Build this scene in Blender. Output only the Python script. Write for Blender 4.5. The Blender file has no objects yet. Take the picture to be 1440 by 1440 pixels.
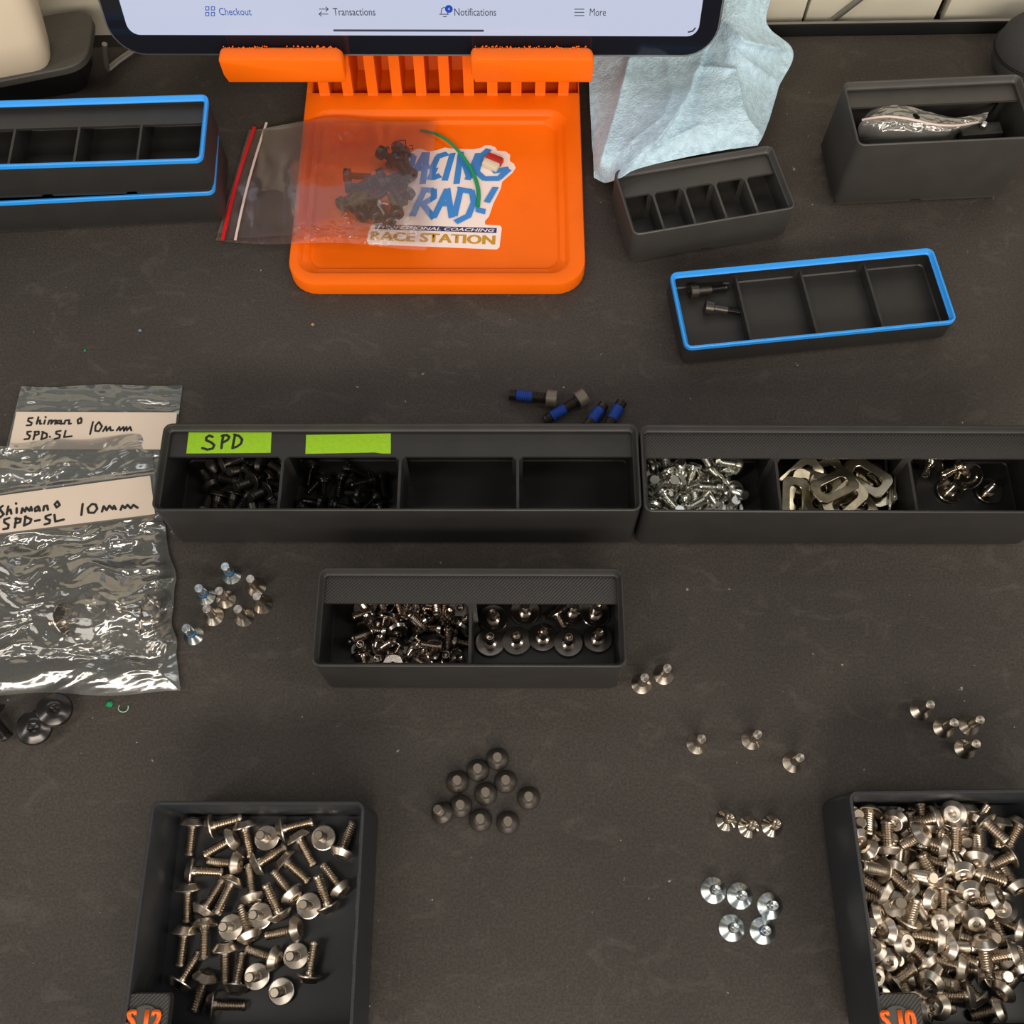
import bpy, bmesh, math, random
from mathutils import Vector, Matrix, noise
random.seed(4)
SC = bpy.context.scene
COL = SC.collection
S = 0.001                                   # everything below is written in millimetres
# ------------------------------------------------------------------ camera, world, lights, exposure
F, H, TH = 1440.0, 437.0, math.radians(22.96)
CT, ST = math.cos(TH), math.sin(TH)
cam_d = bpy.data.cameras.new('camera'); cam = bpy.data.objects.new('camera', cam_d); COL.objects.link(cam)
cam_d.sensor_width = 36; cam_d.lens = 36.0; cam_d.clip_start = 0.01; cam_d.clip_end = 20
cam.location = (0, 0, H*S); cam.rotation_euler = (TH, 0, 0); SC.camera = cam
SC.view_settings.view_transform = 'Standard'; SC.view_settings.look = 'None'
SC.view_settings.gamma = 1; SC.view_settings.use_curve_mapping = False
SC.view_settings.exposure = 0.0
W = bpy.data.worlds.new('workshop_air'); SC.world = W; W.use_nodes = True
W.node_tree.nodes['Background'].inputs[0].default_value = (1.0, 0.93, 0.84, 1)
W.node_tree.nodes['Background'].inputs[1].default_value = 0.13
def area(name, loc, target, sx, sy, power, col):
    d = bpy.data.lights.new(name, 'AREA'); d.shape = 'RECTANGLE'; d.size = sx; d.size_y = sy; d.energy = power; d.color = col
    o = bpy.data.objects.new(name, d); COL.objects.link(o); o.location = loc
    o.rotation_euler = (Vector(target)-Vector(loc)).to_track_quat('-Z', 'Y').to_euler(); return o
area('ceiling_panel', (0.2, -1.35, 1.25), (0.0, 0.25, 0), 1.5, 0.4, 28, (1.0, 0.89, 0.76))
area('ceiling_tube', (-1.0, -0.55, 1.7), (-0.1, 0.2, 0), 0.14, 1.2, 9, (1.0, 0.93, 0.84))
area('ceiling_tube', (1.25, -0.15, 1.7), (0.1, 0.2, 0), 0.14, 1.2, 8, (1.0, 0.92, 0.80))
area('ceiling_tube', (-0.1, 1.1, 2.3), (0, 0.25, 0), 1.4, 0.2, 3, (0.92, 0.96, 1.0))
area('added_front_fill', (0.1, -2.0, 0.60), (0, 0.2, 0.02), 1.8, 0.8, 15, (1.0, 0.91, 0.80))  # added low fill lamp, no real window: brightens the upright bin fronts
area('added_side_fill', (1.9, -0.5, 0.65), (0, 0.2, 0), 1.6, 1.0, 12, (1.0, 0.92, 0.82))  # added fill lamp from the right, brightens the metal screw cones
area('added_side_fill', (-1.9, -0.6, 0.65), (0, 0.2, 0), 1.6, 1.0, 12, (1.0, 0.93, 0.84))  # matching added fill lamp from the left, likewise no real window

# ------------------------------------------------------------------ geometry helpers
def P(px, py, z=0.0):                       # the point at height z (mm) that the photo shows at px, py
    a = (px-720)/F; b = -(py-720)/F
    d = Vector((a, b*CT+ST, b*ST-CT))
    return Vector((0, 0, H)) + d*((z-H)/d.z)
def PY(px, py, Y):                          # same, on the upright plane y = Y
    a = (px-720)/F; b = -(py-720)/F
    d = Vector((a, b*CT+ST, b*ST-CT))
    return Vector((0, 0, H)) + d*(Y/d.y)
def PP(px, py, p0, n):
    a = (px-720)/F; b = -(py-720)/F
    d = Vector((a, b*CT+ST, b*ST-CT)); o = Vector((0, 0, H))
    return o + d*((p0-o).dot(n)/d.dot(n))

class MB:
    def __init__(s): s.v = []; s.f = []; s.mi = []; s.cur = 0
    def add(s, vs, fs):
        k = len(s.v); s.v += [tuple(v) for v in vs]; s.f += [tuple(i+k for i in f) for f in fs]; s.mi += [s.cur]*len(fs)
    def loft(s, loops, c0=True, c1=True, closed=True):
        n = len(loops[0]); vs = [v for l in loops for v in l]; fs = []
        for i in range(len(loops)-1):
            for j in range(n if closed else n-1):
                k = (j+1) % n
                fs.append((i*n+j, i*n+k, (i+1)*n+k, (i+1)*n+j))
        if c0: fs.append(tuple(range(n-1, -1, -1)))
        if c1: fs.append(tuple((len(loops)-1)*n+j for j in range(n)))
        s.add(vs, fs)
    def box(s, x0, x1, y0, y1, z0, z1, b=0.0):
        if b <= 0:
            s.loft([[(x0, y0, z), (x1, y0, z), (x1, y1, z), (x0, y1, z)] for z in (z0, z1)])
        else:
            s.loft([rr(x0+i, x1-i, y0+i, y1-i, z, max(b-i, .05), 3) for i, z in ((b*.9, z0), (b*.3, z0+b*.3), (0, z0+b), (0, z1-b), (b*.3, z1-b*.3), (b*.9, z1))])
    def lathe(s, prof, seg=20, c0=True, c1=True):
        s.loft([[(r*math.cos(2*math.pi*j/seg), r*math.sin(2*math.pi*j/seg), z) for j in range(seg)] for r, z in prof], c0, c1)
    def tube(s, pts, r, seg=8, cap=True):
        pts = [Vector(p) for p in pts]; loops = []
        up = Vector((0, 0, 1))
        for i, p in enumerate(pts):
            t = (pts[min(i+1, len(pts)-1)]-pts[max(i-1, 0)]).normalized()
            a = t.cross(up)
            if a.length < .1: a = t.cross(Vector((1, 0, 0)))
            a.normalize(); b = t.cross(a).normalized()
            q = r[i] if isinstance(r, (list, tuple)) else r
            loops.append([p+a*q*math.cos(2*math.pi*j/seg)+b*q*math.sin(2*math.pi*j/seg) for j in range(seg)])
        s.loft(loops, cap, cap)
    def mesh(s, name, mats, smooth=35, fix=True):
        me = bpy.data.meshes.new(name)
        me.from_pydata([(x*S, y*S, z*S) for x, y, z in s.v], [], s.f)
        for m in (mats if isinstance(mats, (list, tuple)) else [mats]): me.materials.append(m)
        for p, i in zip(me.polygons, s.mi): p.material_index = i
        if fix:
            b = bmesh.new(); b.from_mesh(me); bmesh.ops.remove_doubles(b, verts=b.verts, dist=2e-6)
            bmesh.ops.recalc_face_normals(b, faces=b.faces); b.to_mesh(me); b.free()
        if smooth:
            for p in me.polygons: p.use_smooth = True
            if smooth < 180: me.set_sharp_from_angle(angle=math.radians(smooth))
        me.update(); return me
    def build(s, name, mats, parent=None, smooth=35, fix=True):
        o = bpy.data.objects.new(name, s.mesh(name, mats, smooth, fix)); COL.objects.link(o)
        if parent: o.parent = parent
        return o
def rr(x0, x1, y0, y1, z, r, n=4):
    r = max(.01, min(r, (x1-x0)/2-.01, (y1-y0)/2-.01)); out = []
    for cx, cy, a0 in ((x1-r, y1-r, 0), (x0+r, y1-r, 90), (x0+r, y0+r, 180), (x1-r, y0+r, 270)):
        for i in range(n+1):
            a = math.radians(a0+90*i/n); out.append((cx+r*math.cos(a), cy+r*math.sin(a), z))
    return out
def tag(o, label=None, cat=None, group=None, kind=None):
    if label: o['label'] = label
    if cat: o['category'] = cat
    if group: o['group'] = group
    if kind: o['kind'] = kind
    return o
def empty(name, loc=(0, 0, 0), rz=0.0):
    o = bpy.data.objects.new(name, None); COL.objects.link(o); o.empty_display_size = .01
    o.location = Vector(loc)*S; o.rotation_euler = (0, 0, rz); return o
def frame_of(o):                            # world mm -> local mm of an unparented empty
    M = Matrix.Translation(Vector(o.location)/S) @ o.rotation_euler.to_matrix().to_4x4()
    return M.inverted()

# ------------------------------------------------------------------ materials
def mat(name, col, rough=.5, metal=0., spec=.5, bump=None, vary=None, aniso=0., emit=None, extra=None):
    m = bpy.data.materials.new(name); m.use_nodes = True; nt = m.node_tree; b = nt.nodes['Principled BSDF']
    b.inputs['Base Color'].default_value = (*col, 1); b.inputs['Roughness'].default_value = rough
    b.inputs['Metallic'].default_value = metal; b.inputs['Specular IOR Level'].default_value = spec
    tc = nt.nodes.new('ShaderNodeTexCoord')
    if vary:                                # (scale, amount): gentle colour mottling
        n = nt.nodes.new('ShaderNodeTexNoise'); n.inputs['Scale'].default_value = vary[0]; n.inputs['Detail'].default_value = 5
        nt.links.new(tc.outputs['Object'], n.inputs['Vector'])
        r = nt.nodes.new('ShaderNodeMapRange'); r.inputs[1].default_value = .3; r.inputs[2].default_value = .7
        r.inputs[3].default_value = 1-vary[1]; r.inputs[4].default_value = 1+vary[1]
        nt.links.new(n.outputs[0], r.inputs[0])
        h = nt.nodes.new('ShaderNodeVectorMath'); h.operation = 'SCALE'; h.inputs[0].default_value = col
        nt.links.new(r.outputs[0], h.inputs['Scale']); nt.links.new(h.outputs[0], b.inputs['Base Color'])
    if bump:                                # (scale, strength, distance, stretch)
        n = nt.nodes.new('ShaderNodeTexNoise'); n.inputs['Scale'].default_value = bump[0]; n.inputs['Detail'].default_value = 3
        mp = nt.nodes.new('ShaderNodeMapping'); mp.inputs['Scale'].default_value = bump[3] if len(bump) > 3 else (1, 1, 1)
        nt.links.new(tc.outputs['Object'], mp.inputs[0]); nt.links.new(mp.outputs[0], n.inputs['Vector'])
        bp = nt.nodes.new('ShaderNodeBump'); bp.inputs['Strength'].default_value = bump[1]; bp.inputs['Distance'].default_value = bump[2]
        nt.links.new(n.outputs[0], bp.inputs['Height']); nt.links.new(bp.outputs[0], b.inputs['Normal'])
    if aniso:
        t = nt.nodes.new('ShaderNodeTangent'); t.direction_type = 'RADIAL'; t.axis = 'Z'
        b.inputs['Anisotropic'].default_value = aniso; nt.links.new(t.outputs[0], b.inputs['Tangent'])
    if emit: b.inputs['Emission Color'].default_value = (*emit[0], 1); b.inputs['Emission Strength'].default_value = emit[1]
    return m
def srgb(*c): return tuple(((x/255+.055)/1.055)**2.4 if x > 10 else x/255/12.92 for x in c)
M = {}
M['pla'] = mat('black_printed_plastic', (.023, .022, .0215), .42, spec=.45, bump=(900, .25, .0002, (.05, .05, 4)), vary=(60, .12))
M['pla_lit'] = mat('lightened_black_printed_plastic', (.044, .042, .039), .42, spec=.5, bump=(900, .25, .0002, (.05, .05, 4)), vary=(60, .1))  # black plastic made lighter: brighter light on two bins put into the colour
M['pla_tray'] = mat('blue_black_printed_plastic', (.017, .019, .023), .38, spec=.5, bump=(900, .3, .0002, (.05, .05, 4)), vary=(60, .12))
M['pla_blue'] = mat('blue_printed_plastic', srgb(42, 148, 236), .4, bump=(700, .15, .0002))
M['pla_orange'] = mat('orange_printed_plastic', srgb(238, 104, 0), .5, spec=.25, bump=(500, .12, .0002), vary=(40, .04))
M['tape'] = mat('lime_paper_tape', srgb(138, 185, 28), .85, bump=(900, .5, .0003), vary=(500, .06))
M['ink'] = mat('black_marker_ink', (.012, .012, .012), .6)
M['paper'] = mat('white_label_paper', srgb(205, 190, 176), .8, vary=(30, .04))
M['steel'] = mat('stainless_steel', (.64, .57, .49), .28, 1, aniso=.7, vary=(300, .15))
M['steel_s'] = mat('stainless_thread', (.58, .50, .41), .30, 1)
M['nickel'] = mat('bright_nickel', (.70, .64, .55), .15, 1, aniso=.4)
M['zinc'] = mat('blueish_zinc_plating', (.62, .68, .70), .26, 1, aniso=.5)
M['zinc_y'] = mat('pale_zinc_plating', (.76, .76, .70), .24, 1, vary=(200, .1))
M['washer'] = mat('yellowed_zinc_washer', (.50, .45, .34), .25, 1, vary=(150, .3))
M['dark_chrome'] = mat('dark_chrome', (.42, .38, .35), .16, 1)
M['copper_tip'] = mat('warm_chrome', (.60, .51, .44), .2, 1)
M['black_ox'] = mat('black_oxide_steel', (.075, .067, .060), .36, .75, spec=.5)
M['black_gloss'] = mat('glossy_black_steel', (.055, .052, .052), .22, .85, spec=.5)
M['dome_black'] = mat('satin_black_coating', (.050, .042, .036), .38, .35)
M['tip_grey'] = mat('bare_grey_tip', (.22, .19, .155), .5, .7, bump=(2500, .3, .0001))
M['blue_patch'] = mat('blue_thread_patch', srgb(30, 72, 165), .55)
M['pale_blue'] = mat('pale_blue_thread_patch', srgb(35, 120, 190), .5)
M['green'] = mat('green_nylon', srgb(10, 140, 85), .5)
M['red'] = mat('red_plastic', srgb(170, 40, 25), .5)
M['beige'] = mat('beige_plastic', srgb(215, 200, 175), .6)
M['rubber'] = mat('dark_grey_rubber', (.060, .058, .052), .6, bump=(300, .2, .0003))
M['black'] = mat('black_plastic', (.010, .010, .011), .4)
M['cream'] = mat('cream_plastic', srgb(222, 208, 186), .45)
M['glass'] = mat('black_bezel_glass', (.008, .009, .014), .08, spec=.6)
M['alu'] = mat('grey_aluminium', (.45, .46, .48), .3, 1)
M['screen'] = mat('lit_screen', (.0, .0, .0), .15, emit=(srgb(203, 209, 232), .92))
M['ui_dark'] = mat('screen_text_dark', (0, 0, 0), .3, emit=(srgb(62, 68, 84), .9))
M['ui_blue'] = mat('screen_text_blue', (0, 0, 0), .3, emit=(srgb(60, 92, 180), .9))
M['ui_badge'] = mat('screen_badge_blue', (0, 0, 0), .3, emit=(srgb(10, 70, 190), .9))
M['st_white'] = mat('sticker_white', srgb(238, 222, 216), .4)
M['st_blue'] = mat('sticker_blue', srgb(52, 130, 205), .4)
M['st_navy'] = mat('sticker_navy', srgb(32, 44, 92), .4)
M['st_gold'] = mat('sticker_gold', srgb(190, 140, 15), .4)
M['wall'] = mat('cream_wall_panel', srgb(226, 220, 202), .7, bump=(60, .2, .001), vary=(12, .05))
M['iron'] = mat('black_painted_steel', (.008, .008, .008), .6, spec=.2)
M['grey_metal'] = mat('dull_grey_metal', (.30, .29, .27), .4, .8)
M['mesh'] = mat('dark_woven_cloth', (.035, .034, .036), .9, bump=(1600, 1.0, .0006))
M['towel'] = mat('pale_blue_paper_cloth', srgb(182, 208, 224), .95, spec=.1, bump=(800, 1.0, .0009), vary=(300, .14))
def hatch_mat():
    m = mat('hatched_black_plastic', (.027, .026, .025), .4, spec=.5); nt = m.node_tree
    w = nt.nodes.new('ShaderNodeTexWave'); w.bands_direction = 'DIAGONAL'; w.inputs['Scale'].default_value = 420; w.inputs['Distortion'].default_value = 0
    mp = nt.nodes.new('ShaderNodeMapping'); mp.inputs['Scale'].default_value = (1, -1, 0); tc = nt.nodes.new('ShaderNodeTexCoord')
    bp = nt.nodes.new('ShaderNodeBump'); bp.inputs['Strength'].default_value = .5; bp.inputs['Distance'].default_value = .0002
    nt.links.new(tc.outputs['Object'], mp.inputs[0]); nt.links.new(mp.outputs[0], w.inputs['Vector']); nt.links.new(w.outputs['Fac'], bp.inputs['Height'])
    nt.links.new(bp.outputs[0], nt.nodes['Principled BSDF'].inputs['Normal']); return m
M['hatch'] = hatch_mat()
def mat_table():
    m = mat('worn_black_bench_mat', (.05, .042, .036), .62, spec=.35); nt = m.node_tree; b = nt.nodes['Principled BSDF']; N = nt.nodes.new; L = nt.links.new
    tc = N('ShaderNodeTexCoord')
    def nz(scale, det, dist=0, sc=(1, 1, 1), rough=.5):
        mp = N('ShaderNodeMapping'); mp.inputs['Scale'].default_value = sc; L(tc.outputs['Object'], mp.inputs[0])
        n = N('ShaderNodeTexNoise'); n.inputs['Scale'].default_value = scale; n.inputs['Detail'].default_value = det; n.inputs['Distortion'].default_value = dist; n.inputs['Roughness'].default_value = rough
        L(mp.outputs[0], n.inputs['Vector']); return n
    def ramp(src, p0, p1, c0, c1):
        r = N('ShaderNodeValToRGB'); r.color_ramp.elements[0].position = p0; r.color_ramp.elements[1].position = p1
        r.color_ramp.elements[0].color = (*c0, 1); r.color_ramp.elements[1].color = (*c1, 1); L(src, r.inputs[0]); return r
    big = ramp(nz(9, 6, .6).outputs[0], .3, .72, (.033, .028, .025), (.054, .046, .040))
    scuff = ramp(nz(45, 9, 1.5, (1, 1.6, 1), .65).outputs[0], .54, .75, (0, 0, 0), (.45, .45, .45))
    fine = ramp(nz(900, 3).outputs[0], .35, .75, (.75, .75, .75), (1.35, 1.35, 1.35))
    spec_ = ramp(nz(260, 2).outputs[0], .745, .78, (0, 0, 0), (.55, .55, .55))
    mul = N('ShaderNodeMixRGB'); mul.blend_type = 'MULTIPLY'; mul.inputs[0].default_value = 1; L(big.outputs[0], mul.inputs[1]); L(fine.outputs[0], mul.inputs[2])
    m1 = N('ShaderNodeMixRGB'); L(scuff.outputs[0], m1.inputs[0]); L(mul.outputs[0], m1.inputs[1]); m1.inputs[2].default_value = (.10, .088, .075, 1)
    m2 = N('ShaderNodeMixRGB'); L(spec_.outputs[0], m2.inputs[0]); L(m1.outputs[0], m2.inputs[1]); m2.inputs[2].default_value = (.42, .38, .32, 1)
    # small worn patches and short strokes
    st = ramp(nz(30, 6, 3.0, (1, 5, 1), .6).outputs[0], .66, .80, (0, 0, 0), (.22, .22, .22))
    m3 = N('ShaderNodeMixRGB'); L(st.outputs[0], m3.inputs[0]); L(m2.outputs[0], m3.inputs[1]); m3.inputs[2].default_value = (.12, .105, .09, 1)
    L(m3.outputs[0], b.inputs['Base Color'])
    bp = N('ShaderNodeBump'); bp.inputs['Strength'].default_value = .35; bp.inputs['Distance'].default_value = .0003; L(nz(1400, 4).outputs[0], bp.inputs['Height'])
    b2 = N('ShaderNodeBump'); b2.inputs['Strength'].default_value = .25; b2.inputs['Distance'].default_value = .001; L(nz(60, 6).outputs[0], b2.inputs['Height']); L(bp.outputs[0], b2.inputs['Normal'])
    L(b2.outputs[0], b.inputs['Normal']); return m
M['mat'] = mat_table()
def film(name, haze, hazecol, gloss, rough=.10, bump=None):
    m = bpy.data.materials.new(name); m.use_nodes = True; nt = m.node_tree; N = nt.nodes.new; L = nt.links.new
    nt.nodes.remove(nt.nodes['Principled BSDF']); out = nt.nodes['Material Output']
    tr = N('ShaderNodeBsdfTransparent'); tr.inputs[0].default_value = (.97, .97, .97, 1)
    df = N('ShaderNodeBsdfDiffuse'); df.inputs[0].default_value = (*hazecol, 1)
    gl = N('ShaderNodeBsdfGlossy'); gl.inputs[0].default_value = (1, .98, .95, 1); gl.inputs['Roughness'].default_value = rough
    a = N('ShaderNodeMixShader'); a.inputs[0].default_value = haze; L(tr.outputs[0], a.inputs[1]); L(df.outputs[0], a.inputs[2])
    fr = N('ShaderNodeFresnel'); fr.inputs[0].default_value = 1.5
    ad = N('ShaderNodeMath'); ad.operation = 'MULTIPLY_ADD'; L(fr.outputs[0], ad.inputs[0]); ad.inputs[1].default_value = 1.0; ad.inputs[2].default_value = gloss
    b = N('ShaderNodeMixShader'); L(ad.outputs[0], b.inputs[0]); L(a.outputs[0], b.inputs[1]); L(gl.outputs[0], b.inputs[2]); L(b.outputs[0], out.inputs[0])
    if bump:
        tc = N('ShaderNodeTexCoord'); n = N('ShaderNodeTexNoise'); n.inputs['Scale'].default_value = bump[0]; n.inputs['Detail'].default_value = 3; n.inputs['Distortion'].default_value = 1
        bp = N('ShaderNodeBump'); bp.inputs['Strength'].default_value = bump[1]; bp.inputs['Distance'].default_value = .001
        L(tc.outputs['Object'], n.inputs['Vector']); L(n.outputs[0], bp.inputs['Height'])
        for q in (gl, fr): L(bp.outputs[0], q.inputs['Normal'])
    return m
M['film'] = film('crumpled_clear_film', .12, (.52, .56, .54), .15, .14, (60, .25))
M['film_flat'] = film('clear_film', .16, (.55, .62, .62), .05, .12, (60, .4))
M['film_pink'] = film('thin_clear_film', .065, (.9, .55, .45), .02, .12, (40, .2))
M['film_edge'] = mat('white_zip_ridge', srgb(215, 195, 190), .35)
M['film_red'] = mat('red_zip_ridge', srgb(205, 20, 25), .35)

# ------------------------------------------------------------------ setting: bench mat, back rail, wall
t = MB(); yb = lambda x: 486.0
pr = P(1420, 47); pl = P(1090, 52)
sl = (pr.y-pl.y)/(pr.x-pl.x)
Yb = lambda x: pl.y + (x-pl.x)*sl
n = 2
t.add([(-520, -260, 0), (560, -260, 0), (560, Yb(560), 0), (-520, Yb(-520), 0), (-520, -260, -4), (560, -260, -4), (560, Yb(560), -4), (-520, Yb(-520), -4)],
      [(0, 1, 2, 3), (7, 6, 5, 4), (0, 4, 5, 1), (1, 5, 6, 2), (2, 6, 7, 3), (3, 7, 4, 0)])
tag(t.build('bench_mat', M['mat'], smooth=0), 'worn black rubber mat covering the bench under everything', 'mat')
t = MB(); t.box(-560, 600, -300, 560, -34, -4.05)
tag(t.build('workbench', M['black'], smooth=0), 'black bench board lying under the rubber mat', 'bench')
rail = empty('back_rail', (150, Yb(150)+.5, 0), math.atan(sl))
t = MB(); t.box(-60, 420, 0, 3.0, -4, 7.5, .6); t.build('upright', M['iron'], rail)
t = MB(); t.box(-60, 420, .6, 2.4, 7.5, 7.9, .1); t.build('edge_highlight', M['grey_metal'], rail)  # pale strip standing in for the highlight along the rail's top
tag(rail, 'black steel rail along the back edge of the bench', 'rail')
wl = empty('wall_back', (0, Yb(0)+14, 0), math.atan(sl)); tag(wl, kind='structure')
fw = frame_of(wl); Wn = Vector((-math.sin(math.atan(sl)), math.cos(math.atan(sl)), 0)); W0 = Vector((0, Yb(0)+14, 0))
xs = [-540, -300, -90, None, None, 600]
xs[3] = (fw @ PP(1134, 15, W0, Wn)).x; xs[4] = (fw @ PP(1325, 15, W0, Wn)).x
for i in range(5):
    t = MB(); g = 1.1 if i != 3 else 1.1
    t.box(xs[i]+(2.6 if i == 4 else .9), xs[i+1]-(2.6 if i == 3 else .9), 0, 8, -34, 330, .5); t.build('panel', M['wall'], wl)
t = MB(); t.box(-560, 620, 8.1, 20, -34, 330); t.build('backing', M['iron'], wl)
def brace(a, b, r, m, nm):
    t = MB(); pa = fw @ PP(*a, W0-Wn*2.2, Wn); pb = fw @ PP(*b, W0-Wn*2.2, Wn); d = (pb-pa)
    t.tube([pa-d*.2, pa+d*6], r, 10); return t.build(nm, m, wl)
brace((1168, 31), (1208, 0), 1.6, M['grey_metal'], 'diagonal_rod')

# ------------------------------------------------------------------ printed bins
def fit(fl, fr, h, w=None):
    a, b = P(*fl, h), P(*fr, h); ang = math.atan2(b.y-a.y, b.x-a.x)
    return a, (b-a).length if w is None else w, ang
def bin_box(name, label, fl, fr, h, ncomp, d=41.5, w=None, shelf=12.5, rim=None, z0=0.0, feet=3, group=None, m='pla', hatch=False, back=None, divs=None, wall=1.2, right=False):
    a, w, ang = fit(fl, fr, h+z0, w)
    if right: a = P(*fr, h+z0) - Vector((math.cos(ang), math.sin(ang), 0))*w
    u = Vector((math.cos(ang), math.sin(ang), 0)); v = Vector((-u.y, u.x, 0))
    ce = a+u*w/2+v*d/2 if not back else P(*fl, h+z0)+u*w/2-v*d/2
    root = empty(name, (ce.x, ce.y, z0), ang); tag(root, label, 'storage bin', group)
    X, Y = w/2, d/2
    L = lambda i, z, r=3.75: rr(-X+i, X-i, -Y+i, Y-i, z, max(r-i, .4), 5)
    zf = 6.2; t = MB(); lipz = h-2.4 if rim else h
    outer = [L(.3, 4.4), L(0, 4.9), L(0, lipz-(0 if rim else .35))]
    if rim: inner = [L(2.4, lipz), L(2.4, lipz-1.2), L(wall, lipz-3.0)]
    else: inner = [L(.35, h), L(.85, h), L(1.3, h-.7), L(1.5, h-2.2), L(2.4, h-3.2), L(2.4, h-4.2), L(wall, h-5.1)]
    t.loft(outer+inner+[L(wall, zf+.6), L(wall+.6, zf)])
    t.build('body', M[m], root)
    if rim:
        t = MB(); t.loft([L(0, lipz+.02), L(0, h-.35), L(.35, h), L(1.1, h), L(1.5, h-.7), L(1.7, h-1.4), L(2.4, h-2.1), L(2.4, lipz+.02), L(0, lipz+.02)], False, False)
        t.build('rim', M[rim], root)
    for i in range(feet):
        x0 = -X+w*i/feet; x1 = -X+w*(i+1)/feet; t = MB()
        R = lambda e, z: rr(x0+e, x1-e, -Y+e, Y-e, z, max(3.6-e, .8), 4)
        t.loft([R(2.9, 0), R(2.2, .7), R(2.2, 2.3), R(.3, 4.38)]); t.build('foot', M[m], root)
    zd = h-5.2
    xsd = divs if divs is not None else [-X+wall+(w-2*wall)*i/ncomp for i in range(1, ncomp)]
    for x in xsd:
        t = MB(); y1 = Y-wall+.05; y0 = -Y+wall-.05
        t.add([(x-.6, y0, zf-.2), (x+.6, y0, zf-.2), (x+.6, y1, zf-.2), (x-.6, y1, zf-.2), (x-.6, y0, zd), (x+.6, y0, zd), (x+.6, y1, zd), (x-.6, y1, zd)],
              [(0, 1, 2, 3), (4, 5, 6, 7), (0, 1, 5, 4), (1, 2, 6, 5), (2, 3, 7, 6), (3, 0, 4, 7)])
        for sgn in (-1, 1):                  # small fillets where the divider meets the label shelf
            ys = Y-wall-shelf if shelf else y1
            t.add([(x+sgn*.55, ys+.05, zd), (x+sgn*2.3, ys+.05, zd), (x+sgn*.55, ys-1.8, zd), (x+sgn*.55, ys+.05, zf), (x+sgn*2.3, ys+.05, zf), (x+sgn*.55, ys-1.8, zf)],
                  [(0, 1, 2), (3, 5, 4), (0, 3, 4, 1), (1, 4, 5, 2), (2, 5, 3, 0)])
        t.build('divider', M[m], root)
    if shelf:
        t = MB(); yA = Y-wall-shelf; yB = Y-wall+.1
        pr_ = [(yA, zd+.05), (yB, zd+.05), (yB, zd-shelf*.9-1), (yA, zd-1.2)]
        t.loft([[(x, y, z) for y, z in pr_] for x in (-X+wall-.05, X-wall+.05)]); t.build('label_shelf', M['hatch' if hatch else m], root)
    return root, (ce, w, ang, zd)

bin_box('storage_bin', 'long black four-compartment bin with two green tape labels on its shelf', (212, 718), (903, 718), 41, 4, feet=5)
LB = fit((212, 718), (903, 718), 41)
bin_box('storage_bin', 'long black bin at the right edge holding zinc screws and slotted washers', (906, 719.5), (1440, 721), 41, 3, w=176, feet=4, hatch=True)
bin_box('storage_bin', 'shorter black two-compartment bin of chrome screws in the middle of the mat', (437, 937), (882, 938), 41, 2, feet=3, hatch=True)
bin_box('storage_bin', 'small empty black bin with five narrow slots touching the blue cloth', (891, 331), (1127, 291), 25.4, 5, w=84, feet=2, m='pla_lit')
bin_box('storage_bin', 'low black bin with a blue rim holding two black bolts', (964, 490), (1347, 452), 18.4, 4, feet=3, rim='pla_blue', shelf=0, d=44)
bin_box('storage_bin', 'tall black bin holding a zip bag and black clips, upper right', (1207, 205), (1442, 194), 46.5, 1, w=91, feet=2, shelf=11, m='pla_lit')
bin_box('storage_bin', 'lower black bin with blue rim in the stack at upper left', (0, 285), (301, 270), 25.4, 4, w=168, feet=4, rim='pla_blue', right=True)
bin_box('storage_bin', 'upper black bin with blue rim in the stack at upper left', (0, 233.5), (284, 224.5), 25.4, 6, w=168, feet=4, rim='pla_blue', right=True, z0=25.5,
        divs=[])
UP = fit((0, 238), (284, 229), 46.5)

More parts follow.
